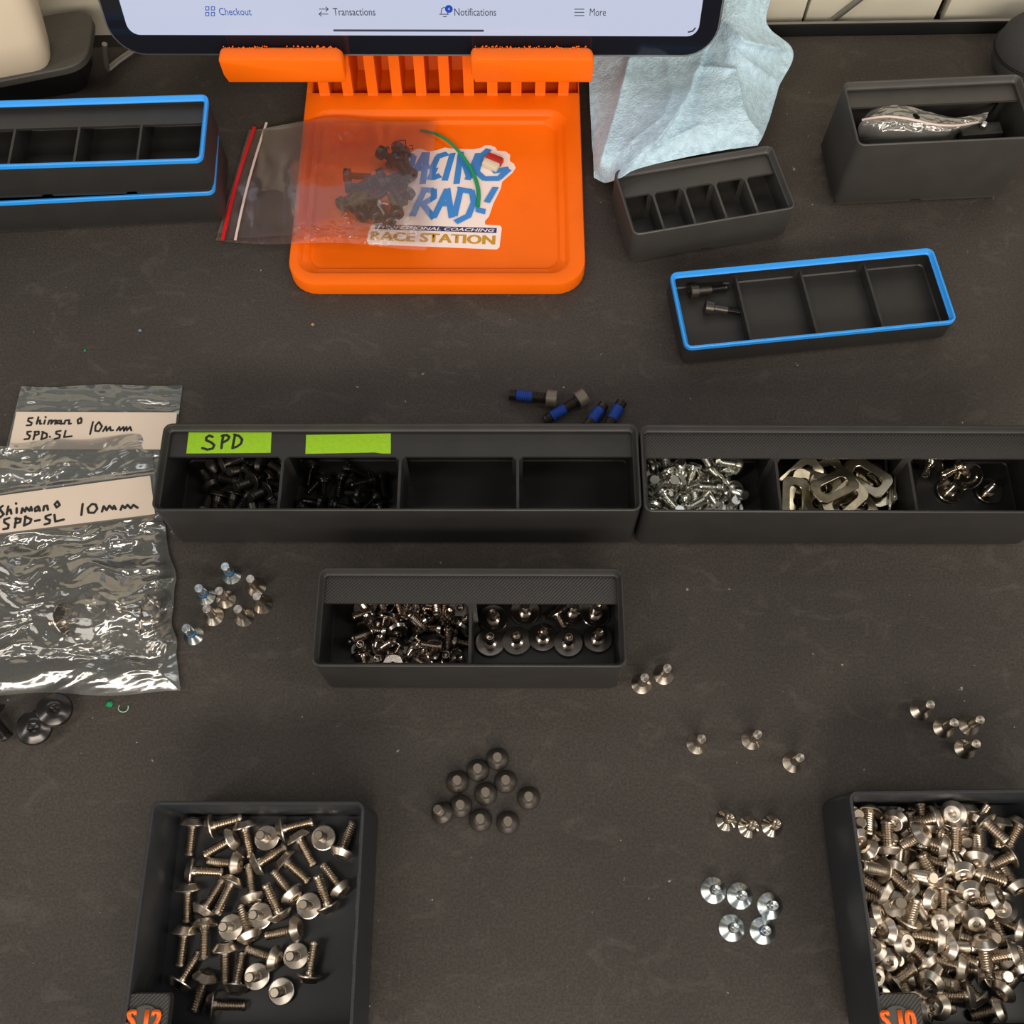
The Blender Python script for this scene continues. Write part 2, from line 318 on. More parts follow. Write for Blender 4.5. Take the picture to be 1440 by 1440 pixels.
# ------------------------------------------------------------------ open trays
def tray(label, bl, br, h, w, text, left, d=84):
    a, b = P(*bl, h), P(*br, h); ang = math.atan2(b.y-a.y, b.x-a.x)
    if w is None: w = (b-a).length
    u = Vector((math.cos(ang), math.sin(ang), 0)); v = Vector((-u.y, u.x, 0)); ce = a+u*w/2-v*d/2
    root = empty('screw_tray', (ce.x, ce.y, 0), ang); tag(root, label, 'tray')
    X, Y = w/2, d/2
    L = lambda i, z, r=3.5: rr(-X+i, X-i, -Y+i, Y-i, z, max(r-i, .3), 5)
    t = MB(); t.loft([L(-.9, 4.6), L(-1.0, 5.2), L(0, h-.5), L(.3, h), L(1.3, h), L(1.7, h-.6), L(1.7, 7), L(2.2, 6.2)]); t.build('body', M['pla_tray'], root)
    for i in range(2):
        for j in range(2):
            x0, y0 = -X+X*i, -Y+Y*j; t = MB(); R = lambda e, z: rr(x0+e, x0+X-e, y0+e, y0+Y-e, z, max(3.5-e, .8), 4)
            t.loft([R(2.6, 0), R(1.9, .8), R(1.9, 2.5), R(.2, 4.55)]); t.build('foot', M['pla_tray'], root)
    # rim beads left by the printer
    t = MB(); k = 150
    for i in range(k):
        for (sx, sy, hx) in ((-X+.8, None, 0), (X-.8, None, 0), (None, Y-.8, 1)):
            q = -Y+3.5+(2*Y-7)*i/k if not hx else -X+3.5+(2*X-7)*i/k
            cx, cy = (sx, q) if not hx else (q, sy)
            e = .16
            t.add([(cx-.55 if not hx else cx-e, cy-e if not hx else cy-.55, h-.01), (cx+.55 if not hx else cx+e, cy-e if not hx else cy-.55, h-.01),
                   (cx+.55 if not hx else cx+e, cy+e if not hx else cy+.55, h-.01), (cx-.55 if not hx else cx-e, cy+e if not hx else cy+.55, h-.01), (cx, cy, h+.13)],
                  [(0, 1, 4), (1, 2, 4), (2, 3, 4), (3, 0, 4)])
    tag(t.build('rim_beads', M['pla_tray'], root, fix=False), kind='stuff')
    # label tab in the near left corner
    fr_ = frame_of(root)
    p0 = fr_ @ P(left[0], left[2], h-1); p1 = fr_ @ P(left[1], left[2], h-1)
    t = MB(); y0 = -Y+.9
    t.loft([rr(-X+1.2, p1.x-2, y0, p0.y-2, h-13, 1.5, 4), rr(-X+1.2, p1.x, y0, p0.y, h-6, 1.8, 4), rr(-X+1.2, p1.x, y0, p0.y, h-1.3, 1.8, 4), rr(-X+1.2, p1.x-.4, y0, p0.y-.4, h-.8, 1.6, 4)])
    t.build('label_tab', M['hatch'], root)
    cx = (p0.x+p1.x)/2
    t = MB(); pc = [(5.6*math.cos(a_), 5.6*math.sin(a_)) for a_ in [math.pi*2*i/28 for i in range(28)]]
    cy = p0.y-9.5
    t.loft([[(cx+x*k_, cy+y*k_, z_) for x, y in pc] for k_, z_ in ((1, h-.82), (1, h-.25), (.93, h-.2))]); t.build('raised_disc', M['rubber'], root)
    for dx_ in (-.28, .28): text_fit(text, root, Matrix.Translation(((cx+dx_)*S, (cy+1.1)*S, (h-.15+dx_*.02)*S)), 12.0, 6.4, M['orange_text'], 'lettering', ext=.35, bold=.05)
    return root
M['orange_text'] = mat('orange_embossed_plastic', srgb(235, 100, 10), .6, bump=(1500, .5, .0003))
def text_fit(body, parent, MX, w, h, m, name, ext=.05, bold=0.0, shear=0.0):
    c = bpy.data.curves.new(name, 'FONT'); c.body = body; c.align_x = 'CENTER'; c.align_y = 'CENTER'; c.size = 1; c.resolution_u = 3; c.offset = bold*.5; c.shear = shear
    o = bpy.data.objects.new(name, c); COL.objects.link(o)
    dg = bpy.context.evaluated_depsgraph_get(); me = bpy.data.meshes.new_from_object(o.evaluated_get(dg)); bpy.data.objects.remove(o); bpy.data.curves.remove(c)
    xs_ = [v.co.x for v in me.vertices]; ys_ = [v.co.y for v in me.vertices]
    cx, cy = (max(xs_)+min(xs_))/2, (max(ys_)+min(ys_))/2; sx = w*S/(max(xs_)-min(xs_)); sy = h*S/(max(ys_)-min(ys_)) if h else sx
    bm = bmesh.new(); bm.from_mesh(me)
    for v in bm.verts: v.co = Vector(((v.co.x-cx)*sx, (v.co.y-cy)*sy, 0))
    if ext:
        r = bmesh.ops.extrude_face_region(bm, geom=bm.faces[:]);
        for v in [g for g in r['geom'] if isinstance(g, bmesh.types.BMVert)]: v.co.z += ext*S
    bm.transform(MX); bmesh.ops.recalc_face_normals(bm, faces=bm.faces); bm.to_mesh(me); bm.free(); me.materials.clear(); me.materials.append(m)
    q = bpy.data.objects.new(name, me); COL.objects.link(q)
    if parent: q.parent = parent
    return q
tray('open black tray of loose silver screws at lower left, marked S 12', (213, 1126), (514, 1126), 38, None, 'S 12', (177, 240, 1396))
tray('open black tray heaped with silver screws at the right edge, marked S 10', (1192, 1112), (1440, 1109), 38, 84, 'S 10', (1220, 1293, 1397))

# dividers of the upper stacked bin, set where the photo shows them
ub = [o for o in bpy.data.objects if o.get('label', '').startswith('upper black bin')][0]
fu = frame_of(ub)
for (x, y) in ((24, 167), (114, 165), (201, 162), (-64, 170), (-150, 172)):
    p = fu @ P(x, y, 25.5+20.2); t = MB()
    if p.x > -82: t.box(p.x-.6, p.x+.6, -19.6, 19.6, 6.1, 20.2); t.build('divider', M['pla'], ub)

# ------------------------------------------------------------------ screws
# screws of the heaps: kind, head position (mm), direction from head to point
PILES = [
('s12', -119.46, 44.16, 11.35, 0.965, 0.262, 0.018),
('s12', -127.8, 44.5, 10.95, -0.06, -0.975, -0.213),
('s12', -112.0, 38.82, 10.97, -0.866, -0.458, -0.202),
('s12', -106.8, 43.52, 10.85, 0.245, -0.939, -0.243),
('s12', -91.21, 43.1, 11.2, 0.964, 0.255, -0.079),
('s12', -67.24, 34.76, 10.95, 0.249, 0.945, -0.213),
('s12', -84.74, 39.18, 10.96, 0.516, -0.832, -0.206),
('s12', -99.83, 29.91, 11.09, 0.829, 0.541, -0.144),
('s12', -89.1, 30.63, 10.99, 0.758, -0.624, -0.19),
('s12', -109.27, 29.88, 10.9, -0.967, 0.096, -0.237),
('s12', -125.67, 27.11, 10.95, 0.976, -0.032, -0.215),
('s12', -101.23, 18.23, 11.08, -0.257, 0.954, -0.151),
('s12', -126.72, 19.95, 10.94, 0.03, -0.975, -0.22),
('s12', -119.48, 13.28, 10.78, 0.435, 0.868, -0.237),
('s12', -110.03, 22.26, 11.45, -0.335, -0.928, 0.162),
('s12', -67.14, 21.17, 10.95, -0.66, 0.72, -0.213),
('s12', -86.23, 19.0, 10.95, -0.697, 0.684, -0.214),
('s12', -71.3, 14.67, 11.43, -0.404, 0.901, 0.159),
('s12', -90.19, 11.82, 11.39, -0.483, 0.862, 0.155),
('s12', -101.28, 4.13, 10.78, -0.415, 0.879, -0.236),
('s12', -118.39, 6.86, 11.4, 0.106, -0.989, 0.099),
('s12', -126.08, 4.35, 10.98, -0.072, -0.984, -0.163),
('s12', -83.93, 5.83, 10.87, -0.952, -0.183, -0.246),
('s12', -109.81, -1.6, 10.88, 0.045, -0.968, -0.247),
('s12', -125.34, -12.53, 10.77, 0.425, 0.873, -0.237),
('s12', -116.43, -11.75, 10.84, -0.28, -0.929, -0.243),
('s12', -104.31, -13.92, 10.89, 0.046, 0.968, -0.249),
('s12', -91.34, -4.3, 10.87, -0.934, 0.259, -0.247),
('s12', -76.67, -10.11, 11.43, 0.117, 0.989, 0.089),
('s12', -112.15, -20.55, 10.89, 0.968, -0.03, -0.248),
('s12', -98.11, 39.75, 9.23, 0.006, 0.002, 1.0),
('s12', -75.4, 39.81, 9.22, -0.0, 0.0, 1.0),
('s12', -79.35, 14.4, 9.22, 0.0, 0.0, 1.0),
('s12', -98.04, 10.77, 9.22, -0.005, 0.001, 1.0),
('s12', -109.0, 6.57, 9.22, 0.002, 0.001, 1.0),
('s12', -82.86, -3.61, 9.22, -0.0, -0.0, 1.0),
('s12', -97.28, -10.84, 9.22, 0.0, 0.0, 1.0),
('s12', -87.45, -15.94, 9.22, -0.0, 0.0, 1.0),
('s10', 133.61, 38.77, 20.49, -0.291, 0.735, -0.612),
('s10', 141.87, 48.4, 15.64, -0.245, -0.928, 0.281),
('s10', 145.79, 35.44, 20.57, 0.072, 0.995, 0.067),
('s10', 151.34, 45.4, 17.13, 0.53, 0.463, -0.71),
('s10', 165.25, 46.01, 20.69, -0.943, -0.207, -0.26),
('s10', 180.62, 49.39, 14.94, -0.028, -0.975, -0.219),
('s10', 186.12, 44.12, 20.03, 0.52, -0.764, 0.381),
('s10', 195.09, 45.1, 10.86, -0.154, -0.945, -0.288),
('s10', 158.17, 39.72, 22.94, -0.517, -0.365, -0.774),
('s10', 166.24, 35.44, 21.71, -0.807, 0.372, -0.459),
('s10', 180.16, 31.69, 19.7, 0.267, 0.879, -0.394),
('s10', 173.6, 42.98, 19.86, -0.092, -0.965, -0.244),
('s10', 138.5, 34.06, 18.74, 0.677, -0.542, -0.497),
('s10', 141.91, 26.82, 21.3, -0.919, 0.126, 0.373),
('s10', 151.13, 19.68, 21.19, -0.695, 0.713, -0.091),
('s10', 148.61, 27.74, 17.62, 0.417, 0.783, -0.46),
('s10', 162.04, 24.09, 19.94, -0.382, 0.922, 0.067),
('s10', 167.82, 28.83, 18.15, -0.908, 0.336, -0.249),
('s10', 173.65, 26.58, 18.88, 0.097, 0.716, -0.691),
('s10', 181.89, 26.05, 16.45, 0.939, -0.326, 0.108),
('s10', 196.47, 32.3, 11.34, -0.919, -0.388, -0.07),
('s10', 141.69, 18.94, 21.27, -0.743, 0.568, -0.354),
('s10', 133.21, 18.37, 17.31, 0.958, -0.251, -0.137),
('s10', 137.86, 10.6, 19.55, -0.833, -0.121, -0.54),
('s10', 150.85, 8.75, 18.84, 0.247, 0.868, 0.431),
('s10', 159.7, 16.94, 18.43, -0.584, 0.412, -0.7),
('s10', 166.73, 19.33, 15.04, -0.161, -0.985, 0.057),
('s10', 170.49, 11.95, 15.2, -0.322, 0.694, -0.644),
('s10', 183.96, 17.34, 19.09, -0.597, -0.176, -0.783),
('s10', 176.56, 8.97, 16.71, 0.187, 0.549, -0.814),
('s10', 188.82, 12.76, 15.08, 0.477, -0.083, -0.875),
('s10', 163.5, 8.23, 16.58, 0.489, 0.067, -0.87),
('s10', 187.01, 2.94, 12.94, -0.168, 0.977, -0.133),
('s10', 160.51, 2.51, 18.8, -0.917, 0.171, -0.361),
('s10', 164.32, -0.29, 18.58, 0.929, -0.021, -0.369),
('s10', 141.39, 5.17, 20.87, 0.89, -0.011, -0.455),
('s10', 135.05, -1.31, 20.23, 0.289, -0.373, -0.882),
('s10', 140.7, -4.71, 18.39, 0.056, 0.491, -0.869),
('s10', 154.87, -5.22, 18.21, -0.577, 0.766, -0.284),
('s10', 142.7, -12.4, 17.33, 0.83, 0.548, 0.102),
('s10', 167.37, -7.12, 17.97, -0.799, 0.3, -0.521),
('s10', 176.63, 0.37, 20.67, 0.122, -0.905, -0.408),
('s10', 174.36, -17.96, 11.24, -0.532, 0.839, -0.118),
('s10', 154.8, -14.69, 15.73, -0.419, 0.87, -0.261),
('s10', 155.23, -12.28, 19.77, 0.6, 0.497, -0.627),
('s10', 146.97, -17.83, 17.08, -0.108, 0.867, -0.487),
('s10', 168.64, -17.13, 16.56, -0.981, -0.017, -0.195),
('s10', 136.82, -15.08, 14.29, 0.64, -0.082, -0.764),
('s10', 152.95, -22.61, 14.36, -0.698, 0.149, -0.701),
('s10', 158.63, -20.73, 15.2, 0.749, -0.087, -0.657),
('s10', 180.77, -22.3, 12.69, -0.813, -0.211, -0.543),
('s10', 184.94, -15.33, 12.27, 0.786, 0.547, -0.288),
('s10', 187.16, -2.75, 19.03, -0.859, -0.194, -0.474),
('s10', 134.1, -10.31, 19.61, -0.271, 0.164, -0.949),
('s10', 175.73, 19.68, 17.48, 0.074, 0.69, -0.72),
('s10', 196.69, 21.6, 12.42, -0.251, 0.824, -0.507),
('s10', 194.17, 5.88, 12.48, -0.733, 0.446, -0.513),
('s10', 192.67, -8.64, 15.62, 0.119, 0.845, -0.522),
('s10', 202.96, 44.55, 10.78, -0.487, -0.829, -0.276),
('s10', 156.89, 25.16, 18.29, 0.244, -0.174, 0.954),
('s10', 146.7, 14.74, 17.82, -0.125, -0.002, 0.992),
('s10', 158.76, 11.55, 12.79, -0.505, 0.426, 0.75),
('s10', 182.68, 4.63, 10.34, -0.031, -0.213, 0.977),
('s10', 134.66, 4.62, 17.27, -0.078, 0.344, 0.936),
('s10', 184.59, -10.6, 9.23, 0.014, -0.001, 1.0),
('s10', 134.07, -5.33, 10.21, -0.282, 0.127, 0.951),
('s10', 146.38, 0.89, 21.36, -0.356, -0.019, -0.934),
('s10', 171.66, 47.32, 24.48, 0.504, 0.105, -0.857),
('s10', 169.47, 40.69, 14.07, -0.434, -0.803, 0.408),
('s10', 138.11, 35.87, 11.15, -0.854, -0.512, -0.093),
('s10', 150.52, 17.61, 11.01, -0.203, 0.924, -0.325),
('s10', 168.63, 48.29, 10.83, -0.919, 0.275, -0.284),
('s10', 137.6, 17.82, 11.43, -0.668, -0.598, 0.444),
('s10', 165.77, 4.15, 10.81, -0.186, -0.94, -0.287),
('s10', 151.49, -17.4, 10.77, 0.63, -0.754, -0.185),
('s10', 158.32, 40.61, 12.48, -0.059, 0.925, 0.376),
('s10', 155.25, 42.31, 10.68, 0.808, 0.524, -0.269),
('s10', 149.66, 0.15, 11.55, 0.932, 0.27, 0.241),
('s10', 166.65, 26.48, 10.9, -0.959, 0.059, -0.279),
('s10', 159.12, -3.02, 10.72, 0.709, -0.653, -0.267),
('s10', 183.94, 33.09, 13.61, 0.138, 0.985, -0.104),
('s10', 168.07, -2.72, 11.64, 0.788, -0.366, 0.496),
('s10', 185.28, 28.32, 10.7, -0.942, -0.19, -0.276),
('s10', 135.86, 41.91, 12.21, 0.062, 0.286, 0.956),
('s10', 136.55, 8.35, 11.53, -0.009, -0.942, 0.335),
('s10', 160.85, 17.5, 10.77, 0.792, -0.542, -0.28),
('s10', 155.52, 23.43, 10.75, -0.293, 0.915, -0.278),
('s10', 133.68, 31.34, 14.73, -0.292, 0.956, -0.031),
('s10', 133.73, 23.23, 11.8, -0.259, -0.944, -0.206),
('s10', 143.76, 5.94, 11.32, 0.15, -0.983, -0.108),
('s10', 151.67, 6.43, 10.72, -0.605, 0.752, -0.261),
('s10', 163.29, 42.89, 16.4, -0.043, 0.987, -0.152),
('s10', 149.26, 47.25, 10.72, -0.873, 0.397, -0.285),
('s10', 148.99, 38.8, 10.75, -0.441, -0.862, -0.249),
('s10', 159.29, 5.13, 10.78, 0.3, 0.908, -0.293),
('s10', 141.51, 26.29, 11.36, 0.182, -0.913, -0.365),
('s10', 189.44, 18.31, 10.8, 0.23, 0.932, -0.281),
('s10', 155.42, 33.02, 11.65, -0.378, -0.835, 0.399),
('s10', 178.1, 39.78, 10.07, -0.064, -0.297, 0.953),
('s10', 133.37, 1.95, 10.67, 0.959, -0.066, -0.277),
('s10', 172.41, 2.99, 12.41, 0.856, -0.245, 0.456),
('s10', 163.3, 36.81, 10.67, 0.366, 0.894, -0.258),
('s10', 138.97, 34.23, 11.0, 0.761, 0.643, -0.087),
('s10', 152.5, -5.22, 10.85, 0.19, 0.934, -0.301),
('s10', 176.17, -8.23, 10.75, -0.959, 0.071, -0.274),
('s10', 170.54, 24.28, 11.8, -0.981, -0.019, 0.191),
('s10', 181.79, 11.21, 9.22, -0.007, 0.006, 1.0),
('s10', 134.57, 26.99, 9.24, 0.009, 0.007, 1.0),
('s10', 152.7, 13.57, 11.24, -0.8, 0.509, -0.318),
('s10', 171.52, 35.74, 10.89, 0.343, -0.89, -0.3),
('s10', 145.17, 6.39, 11.57, -0.024, 0.983, 0.18),
('s10', 149.86, -11.48, 10.81, 0.948, 0.174, -0.268),
('s10', 141.75, 42.75, 11.26, 0.191, -0.664, 0.723),
('s10', 141.33, 12.58, 10.79, -0.953, 0.113, -0.282),
('s10', 177.79, 33.56, 10.77, 0.893, 0.375, -0.251),
('s10', 162.04, 31.36, 11.64, -0.668, -0.671, 0.321),
('s10', 188.88, -4.79, 10.87, 0.759, -0.582, -0.293),
('s10', 185.92, 45.89, 10.8, 0.694, 0.661, -0.285),
('s10', 147.58, 33.65, 11.65, 0.164, 0.605, 0.779),
('s10', 159.55, -11.98, 11.6, 0.532, -0.177, 0.828),
('s10', 173.59, 15.64, 10.62, 0.916, 0.306, -0.261),
('s10', 175.82, 46.35, 11.06, 0.09, -0.635, 0.767),
('s10', 139.72, -9.36, 11.02, 0.79, -0.589, -0.171),
('s10', 175.69, -0.9, 10.73, 0.076, 0.959, -0.274),
('s10', 165.75, -14.17, 10.73, -0.732, -0.631, -0.259),
('s10', 136.76, 47.61, 9.22, -0.002, 0.011, 1.0),
('s10', 144.73, -5.09, 9.2, 0.015, -0.004, 1.0),
('s10', 181.93, 21.43, 10.77, -0.957, 0.079, -0.278),
('s10', 145.53, 22.08, 13.63, 0.131, 0.74, -0.66),
('s10', 182.67, -2.5, 11.38, -0.272, -0.961, 0.057),
('blk', -130.94, 201.99, 15.99, 0.893, 0.443, -0.08),
('blk', -138.99, 180.7, 10.51, 0.073, 0.961, -0.267),
('blk', -104.24, 199.48, 12.32, -0.804, 0.573, -0.16),
('blk', -116.28, 204.07, 10.59, -0.917, 0.283, -0.281),
('blk', -103.02, 193.19, 11.24, -0.972, 0.087, 0.22),
('blk', -136.76, 201.86, 9.04, -0.046, -0.014, 0.999),
('blk', -118.08, 193.17, 15.66, -0.573, -0.564, 0.595),
('blk', -108.26, 179.27, 15.06, 0.863, 0.299, 0.406),
('blk', -137.52, 193.97, 10.82, -0.573, 0.817, -0.071),
('blk', -117.66, 184.31, 11.7, 0.313, -0.794, 0.521),
('blk', -103.37, 174.66, 10.52, -0.934, 0.233, -0.269),
('blk', -123.42, 176.95, 10.6, -0.839, -0.467, -0.28),
('blk', -116.59, 196.87, 11.09, -0.742, 0.503, 0.443),
('blk', -110.46, 198.29, 10.49, -0.629, -0.73, -0.267),
('blk', -112.7, 181.76, 10.49, -0.924, -0.272, -0.27),
('blk', -104.75, 181.65, 10.6, -0.436, 0.421, 0.795),
('blk', -133.73, 188.47, 10.5, -0.183, -0.946, -0.267),
('blk', -119.81, 190.1, 10.49, -0.528, -0.806, -0.267),
('blk', -124.15, 202.16, 10.74, -0.456, -0.508, 0.731),
('blk', -104.39, 203.88, 9.12, 0.08, 0.05, 0.996),
('blk', -115.73, 174.56, 8.9, 0.0, -0.001, 1.0),
('blk', -106.54, 187.46, 10.45, -0.412, 0.873, -0.261),
('blk', -130.26, 180.37, 11.12, -0.742, -0.558, 0.372),
('blk', -112.23, 189.57, 13.29, -0.504, -0.615, 0.606),
('blk', -126.67, 189.44, 10.55, -0.225, -0.936, -0.272),
('blk', -130.69, 205.18, 10.57, 0.061, -0.975, -0.212),
('blk', -125.16, 195.44, 11.25, -0.961, 0.124, 0.247),
('blks', -92.62, 204.07, 10.51, -0.142, -0.958, -0.249),
('blks', -87.16, 197.42, 10.86, -0.628, -0.778, 0.016),
('blks', -85.96, 196.55, 12.06, -0.05, -0.89, -0.453),
('blks', -76.06, 202.99, 10.48, 0.916, -0.308, -0.258),
('blks', -78.82, 198.05, 10.55, -0.107, -0.973, -0.206),
('blks', -64.56, 196.14, 11.26, -0.876, -0.385, 0.29),
('blks', -59.4, 197.45, 10.79, 0.147, -0.989, -0.007),
('blks', -68.15, 188.12, 13.68, -0.77, 0.3, -0.563),
('blks', -80.89, 184.13, 10.76, 0.971, -0.229, -0.071),
('blks', -86.24, 184.34, 10.97, -0.903, 0.285, -0.321),
('blks', -95.77, 183.25, 10.51, 0.936, -0.234, -0.262),
('blks', -61.56, 188.44, 10.4, -0.731, -0.635, -0.248),
('blks', -59.94, 183.55, 10.39, 0.258, -0.934, -0.247),
('blks', -73.74, 196.05, 10.39, 0.894, -0.37, -0.253),
('blks', -53.63, 174.16, 10.59, -0.956, -0.265, -0.127),
('blks', -69.96, 177.58, 8.5, -0.0, -0.0, 1.0),
('blks', -71.04, 185.18, 10.42, 0.77, 0.584, -0.256),
('zn', 94.93, 174.56, 8.95, -0.002, -0.001, 1.0),
('zn', 101.52, 201.74, 17.02, -0.932, -0.022, 0.362),
('zn', 98.46, 201.52, 10.97, -0.918, -0.223, -0.328),
('zn', 96.21, 189.43, 11.18, 0.81, 0.474, -0.345),
('zn', 87.73, 193.32, 11.44, 0.902, 0.417, -0.113),
('zn', 62.56, 181.22, 10.98, -0.179, 0.933, -0.312),
('zn', 95.79, 194.02, 14.7, -0.692, 0.703, 0.165),
('zn', 71.93, 180.84, 11.72, -0.471, -0.876, 0.109),
('zn', 100.18, 183.2, 8.95, -0.0, -0.004, 1.0),
('zn', 85.65, 177.47, 9.64, 0.212, -0.014, 0.977),
('zn', 91.73, 189.73, 17.27, -0.951, -0.068, 0.301),
('zn', 71.67, 198.92, 15.0, -0.279, 0.959, -0.046),
('zn', 90.92, 185.13, 10.52, -0.448, 0.06, 0.892),
('zn', 92.4, 179.33, 11.97, -0.442, -0.869, -0.221),
('zn', 74.89, 174.19, 10.99, 0.884, -0.337, -0.323),
('zn', 83.43, 183.63, 11.22, -0.257, 0.635, 0.728),
('zn', 82.66, 174.14, 15.4, 0.94, -0.333, -0.077),
('zn', 91.54, 202.94, 11.78, -0.515, 0.346, 0.784),
('zn', 66.9, 185.16, 20.67, 0.657, -0.701, -0.278),
('zn', 73.56, 174.86, 17.32, -0.042, 0.035, 0.999),
('zn', 100.71, 189.29, 13.42, 0.328, -0.527, 0.784),
('zn', 83.68, 202.11, 11.58, -0.288, -0.867, -0.406),
('zn', 64.59, 196.28, 10.25, -0.056, -0.362, 0.931),
('zn', 78.38, 187.15, 11.01, 0.899, 0.297, -0.322),
('zn', 64.39, 203.09, 11.07, 0.884, 0.331, -0.329),
('zn', 99.9, 176.35, 16.17, -0.146, -0.668, -0.73),
('zn', 62.64, 174.09, 11.12, 0.874, -0.326, -0.361),
('zn', 64.42, 189.08, 11.84, 0.668, 0.533, 0.52),
('zn', 74.66, 195.17, 9.95, -0.173, -0.249, 0.953),
('zn', 87.01, 194.86, 11.7, -0.908, -0.406, 0.105),
('zn', 70.24, 181.85, 11.6, 0.569, 0.817, -0.092),
('zn', 62.44, 180.89, 18.58, -0.344, -0.781, -0.522),
('zn', 76.9, 202.47, 8.95, -0.001, -0.001, 1.0),
('zn', 68.7, 187.9, 9.71, 0.148, -0.172, 0.974),
('zn', 78.79, 179.95, 15.92, 0.86, 0.454, 0.232),
('zn', 66.61, 174.63, 17.12, -0.847, -0.16, 0.508),
('fl', 191.36, 203.69, 12.81, -0.448, -0.894, -0.021),
('fl', 203.65, 201.51, 12.79, -0.888, -0.457, -0.047),
('fl', 201.59, 192.76, 7.83, 0.02, 0.013, 1.0),
('fl', 219.23, 192.55, 7.84, 0.015, 0.02, 1.0),
('fl', 208.19, 196.83, 13.48, 0.634, -0.014, -0.773),
('chr', -40.44, 110.93, 15.06, 0.853, -0.484, -0.196),
('chr', -33.49, 138.37, 11.98, 0.15, -0.959, 0.24),
('chr', -28.42, 138.0, 11.47, -0.301, -0.936, -0.181),
('chr', -49.94, 137.73, 11.18, 0.296, -0.89, -0.348),
('chr', -42.97, 114.25, 13.48, 0.317, 0.152, 0.936),
('chr', -30.77, 116.43, 15.3, -0.978, 0.083, 0.193),
('chr', -47.47, 118.8, 11.25, -0.509, -0.804, -0.308),
('chr', -33.66, 115.81, 10.17, 0.139, -0.442, 0.886),
('chr', -54.91, 117.8, 10.81, 0.533, 0.059, 0.844),
('chr', -61.11, 133.55, 11.62, -0.946, -0.325, -0.009),
('chr', -54.61, 124.45, 11.76, -0.982, 0.144, -0.119),
('chr', -38.73, 128.27, 11.01, 0.749, 0.529, -0.399),
('chr', -40.18, 107.98, 8.93, -0.041, -0.181, 0.983),
('chr', -25.23, 120.53, 10.99, 0.91, -0.114, -0.399),
('chr', -26.85, 131.68, 8.3, 0.004, -0.0, 1.0),
('chr', -58.4, 108.93, 9.16, -0.151, -0.128, 0.98),
('chr', -27.8, 118.38, 11.06, 0.099, 0.753, 0.651),
('chr', -39.23, 127.3, 13.43, -0.557, 0.363, 0.747),
('chr', -30.17, 125.41, 10.99, -0.912, 0.143, -0.385),
('chr', -62.03, 129.29, 8.3, 0.001, 0.0, 1.0),
('chr', -64.17, 136.07, 8.97, -0.103, 0.129, 0.986),
('chr', -49.3, 124.92, 11.04, -0.354, 0.851, -0.388),
('chr', -42.04, 134.97, 9.24, 0.087, -0.224, 0.971),
('chr', -44.98, 110.94, 11.56, -0.283, -0.831, -0.479),
('chr', -42.2, 122.05, 10.95, 0.769, -0.513, -0.382),
('chr', -57.93, 118.07, 10.02, 0.248, 0.198, 0.948),
('chr', -54.67, 132.04, 11.03, -0.188, -0.898, -0.399),
('chr', -22.52, 125.68, 10.96, 0.463, 0.8, -0.381),
('chr', -52.2, 107.86, 11.52, -0.912, -0.394, -0.112),
('chr', -34.99, 111.55, 9.7, -0.276, 0.238, 0.931),
('chr', -27.96, 112.92, 8.31, 0.007, -0.004, 1.0),
('chr', -38.84, 135.45, 11.14, 0.94, -0.01, -0.341),
('chr', -49.75, 108.8, 15.16, 0.125, 0.187, -0.974),
('chr', -22.7, 136.09, 9.61, 0.014, -0.343, 0.939),
('chr', -55.87, 134.62, 11.09, -0.326, 0.654, 0.682),
('chr', -56.64, 111.21, 8.3, 0.003, 0.001, 1.0),
('chr', -63.6, 113.74, 11.63, 0.22, -0.96, -0.171),
('chr', -45.9, 116.15, 11.04, 0.905, -0.161, -0.393),
('chr', -25.03, 112.24, 9.76, 0.335, -0.109, 0.936),
('chr', -44.42, 137.66, 11.77, -0.306, -0.946, 0.111),
('chr', -64.09, 117.42, 8.31, -0.005, -0.001, 1.0),
('chr', -63.45, 122.85, 11.15, -0.582, -0.472, 0.662),
('fl', -8.2, 131.48, 7.82, -0.01, 0.016, 1.0),
('fl', 5.72, 134.89, 7.85, 0.0, 0.029, 1.0),
('fl', 26.84, 134.88, 7.84, -0.003, 0.027, 1.0),
('fl', -9.45, 120.87, 7.82, 0.014, 0.014, 1.0),
('fl', 1.97, 121.41, 7.82, -0.007, -0.019, 1.0),
('fl', 24.32, 120.61, 7.82, -0.0, -0.0, 1.0),
('fl', 37.19, 122.56, 7.83, 0.019, 0.01, 1.0),
('fl', 36.61, 133.9, 7.84, 0.022, 0.014, 1.0),
('fl', 13.3, 122.99, 7.85, 0.018, 0.022, 1.0),
('fl', 18.5, 133.46, 11.7, 0.484, -0.72, -0.498),
]
def hexring(r, z, seg):
    out = []
    for j in range(seg):
        a = 2*math.pi*j/seg; k = math.cos(math.pi/6)/math.cos((a % (math.pi/3))-math.pi/6)
        out.append((r*k*math.cos(a), r*k*math.sin(a), z))
    return out
def circ(r, z, seg): return [(r*math.cos(2*math.pi*j/seg), r*math.sin(2*math.pi*j/seg), z) for j in range(seg)]
def head_mesh(name, prof, sock, depth, m, seg=24):
    t = MB(); zt = prof[-1][1]
    loops = [circ(r, z, seg) for r, z in prof]
    if sock: loops += [hexring(sock, zt, seg), hexring(sock, zt+depth, seg), circ(.3, zt+depth+.5, seg)]
    t.loft(loops, False, True); return t.mesh(name, m, 19)
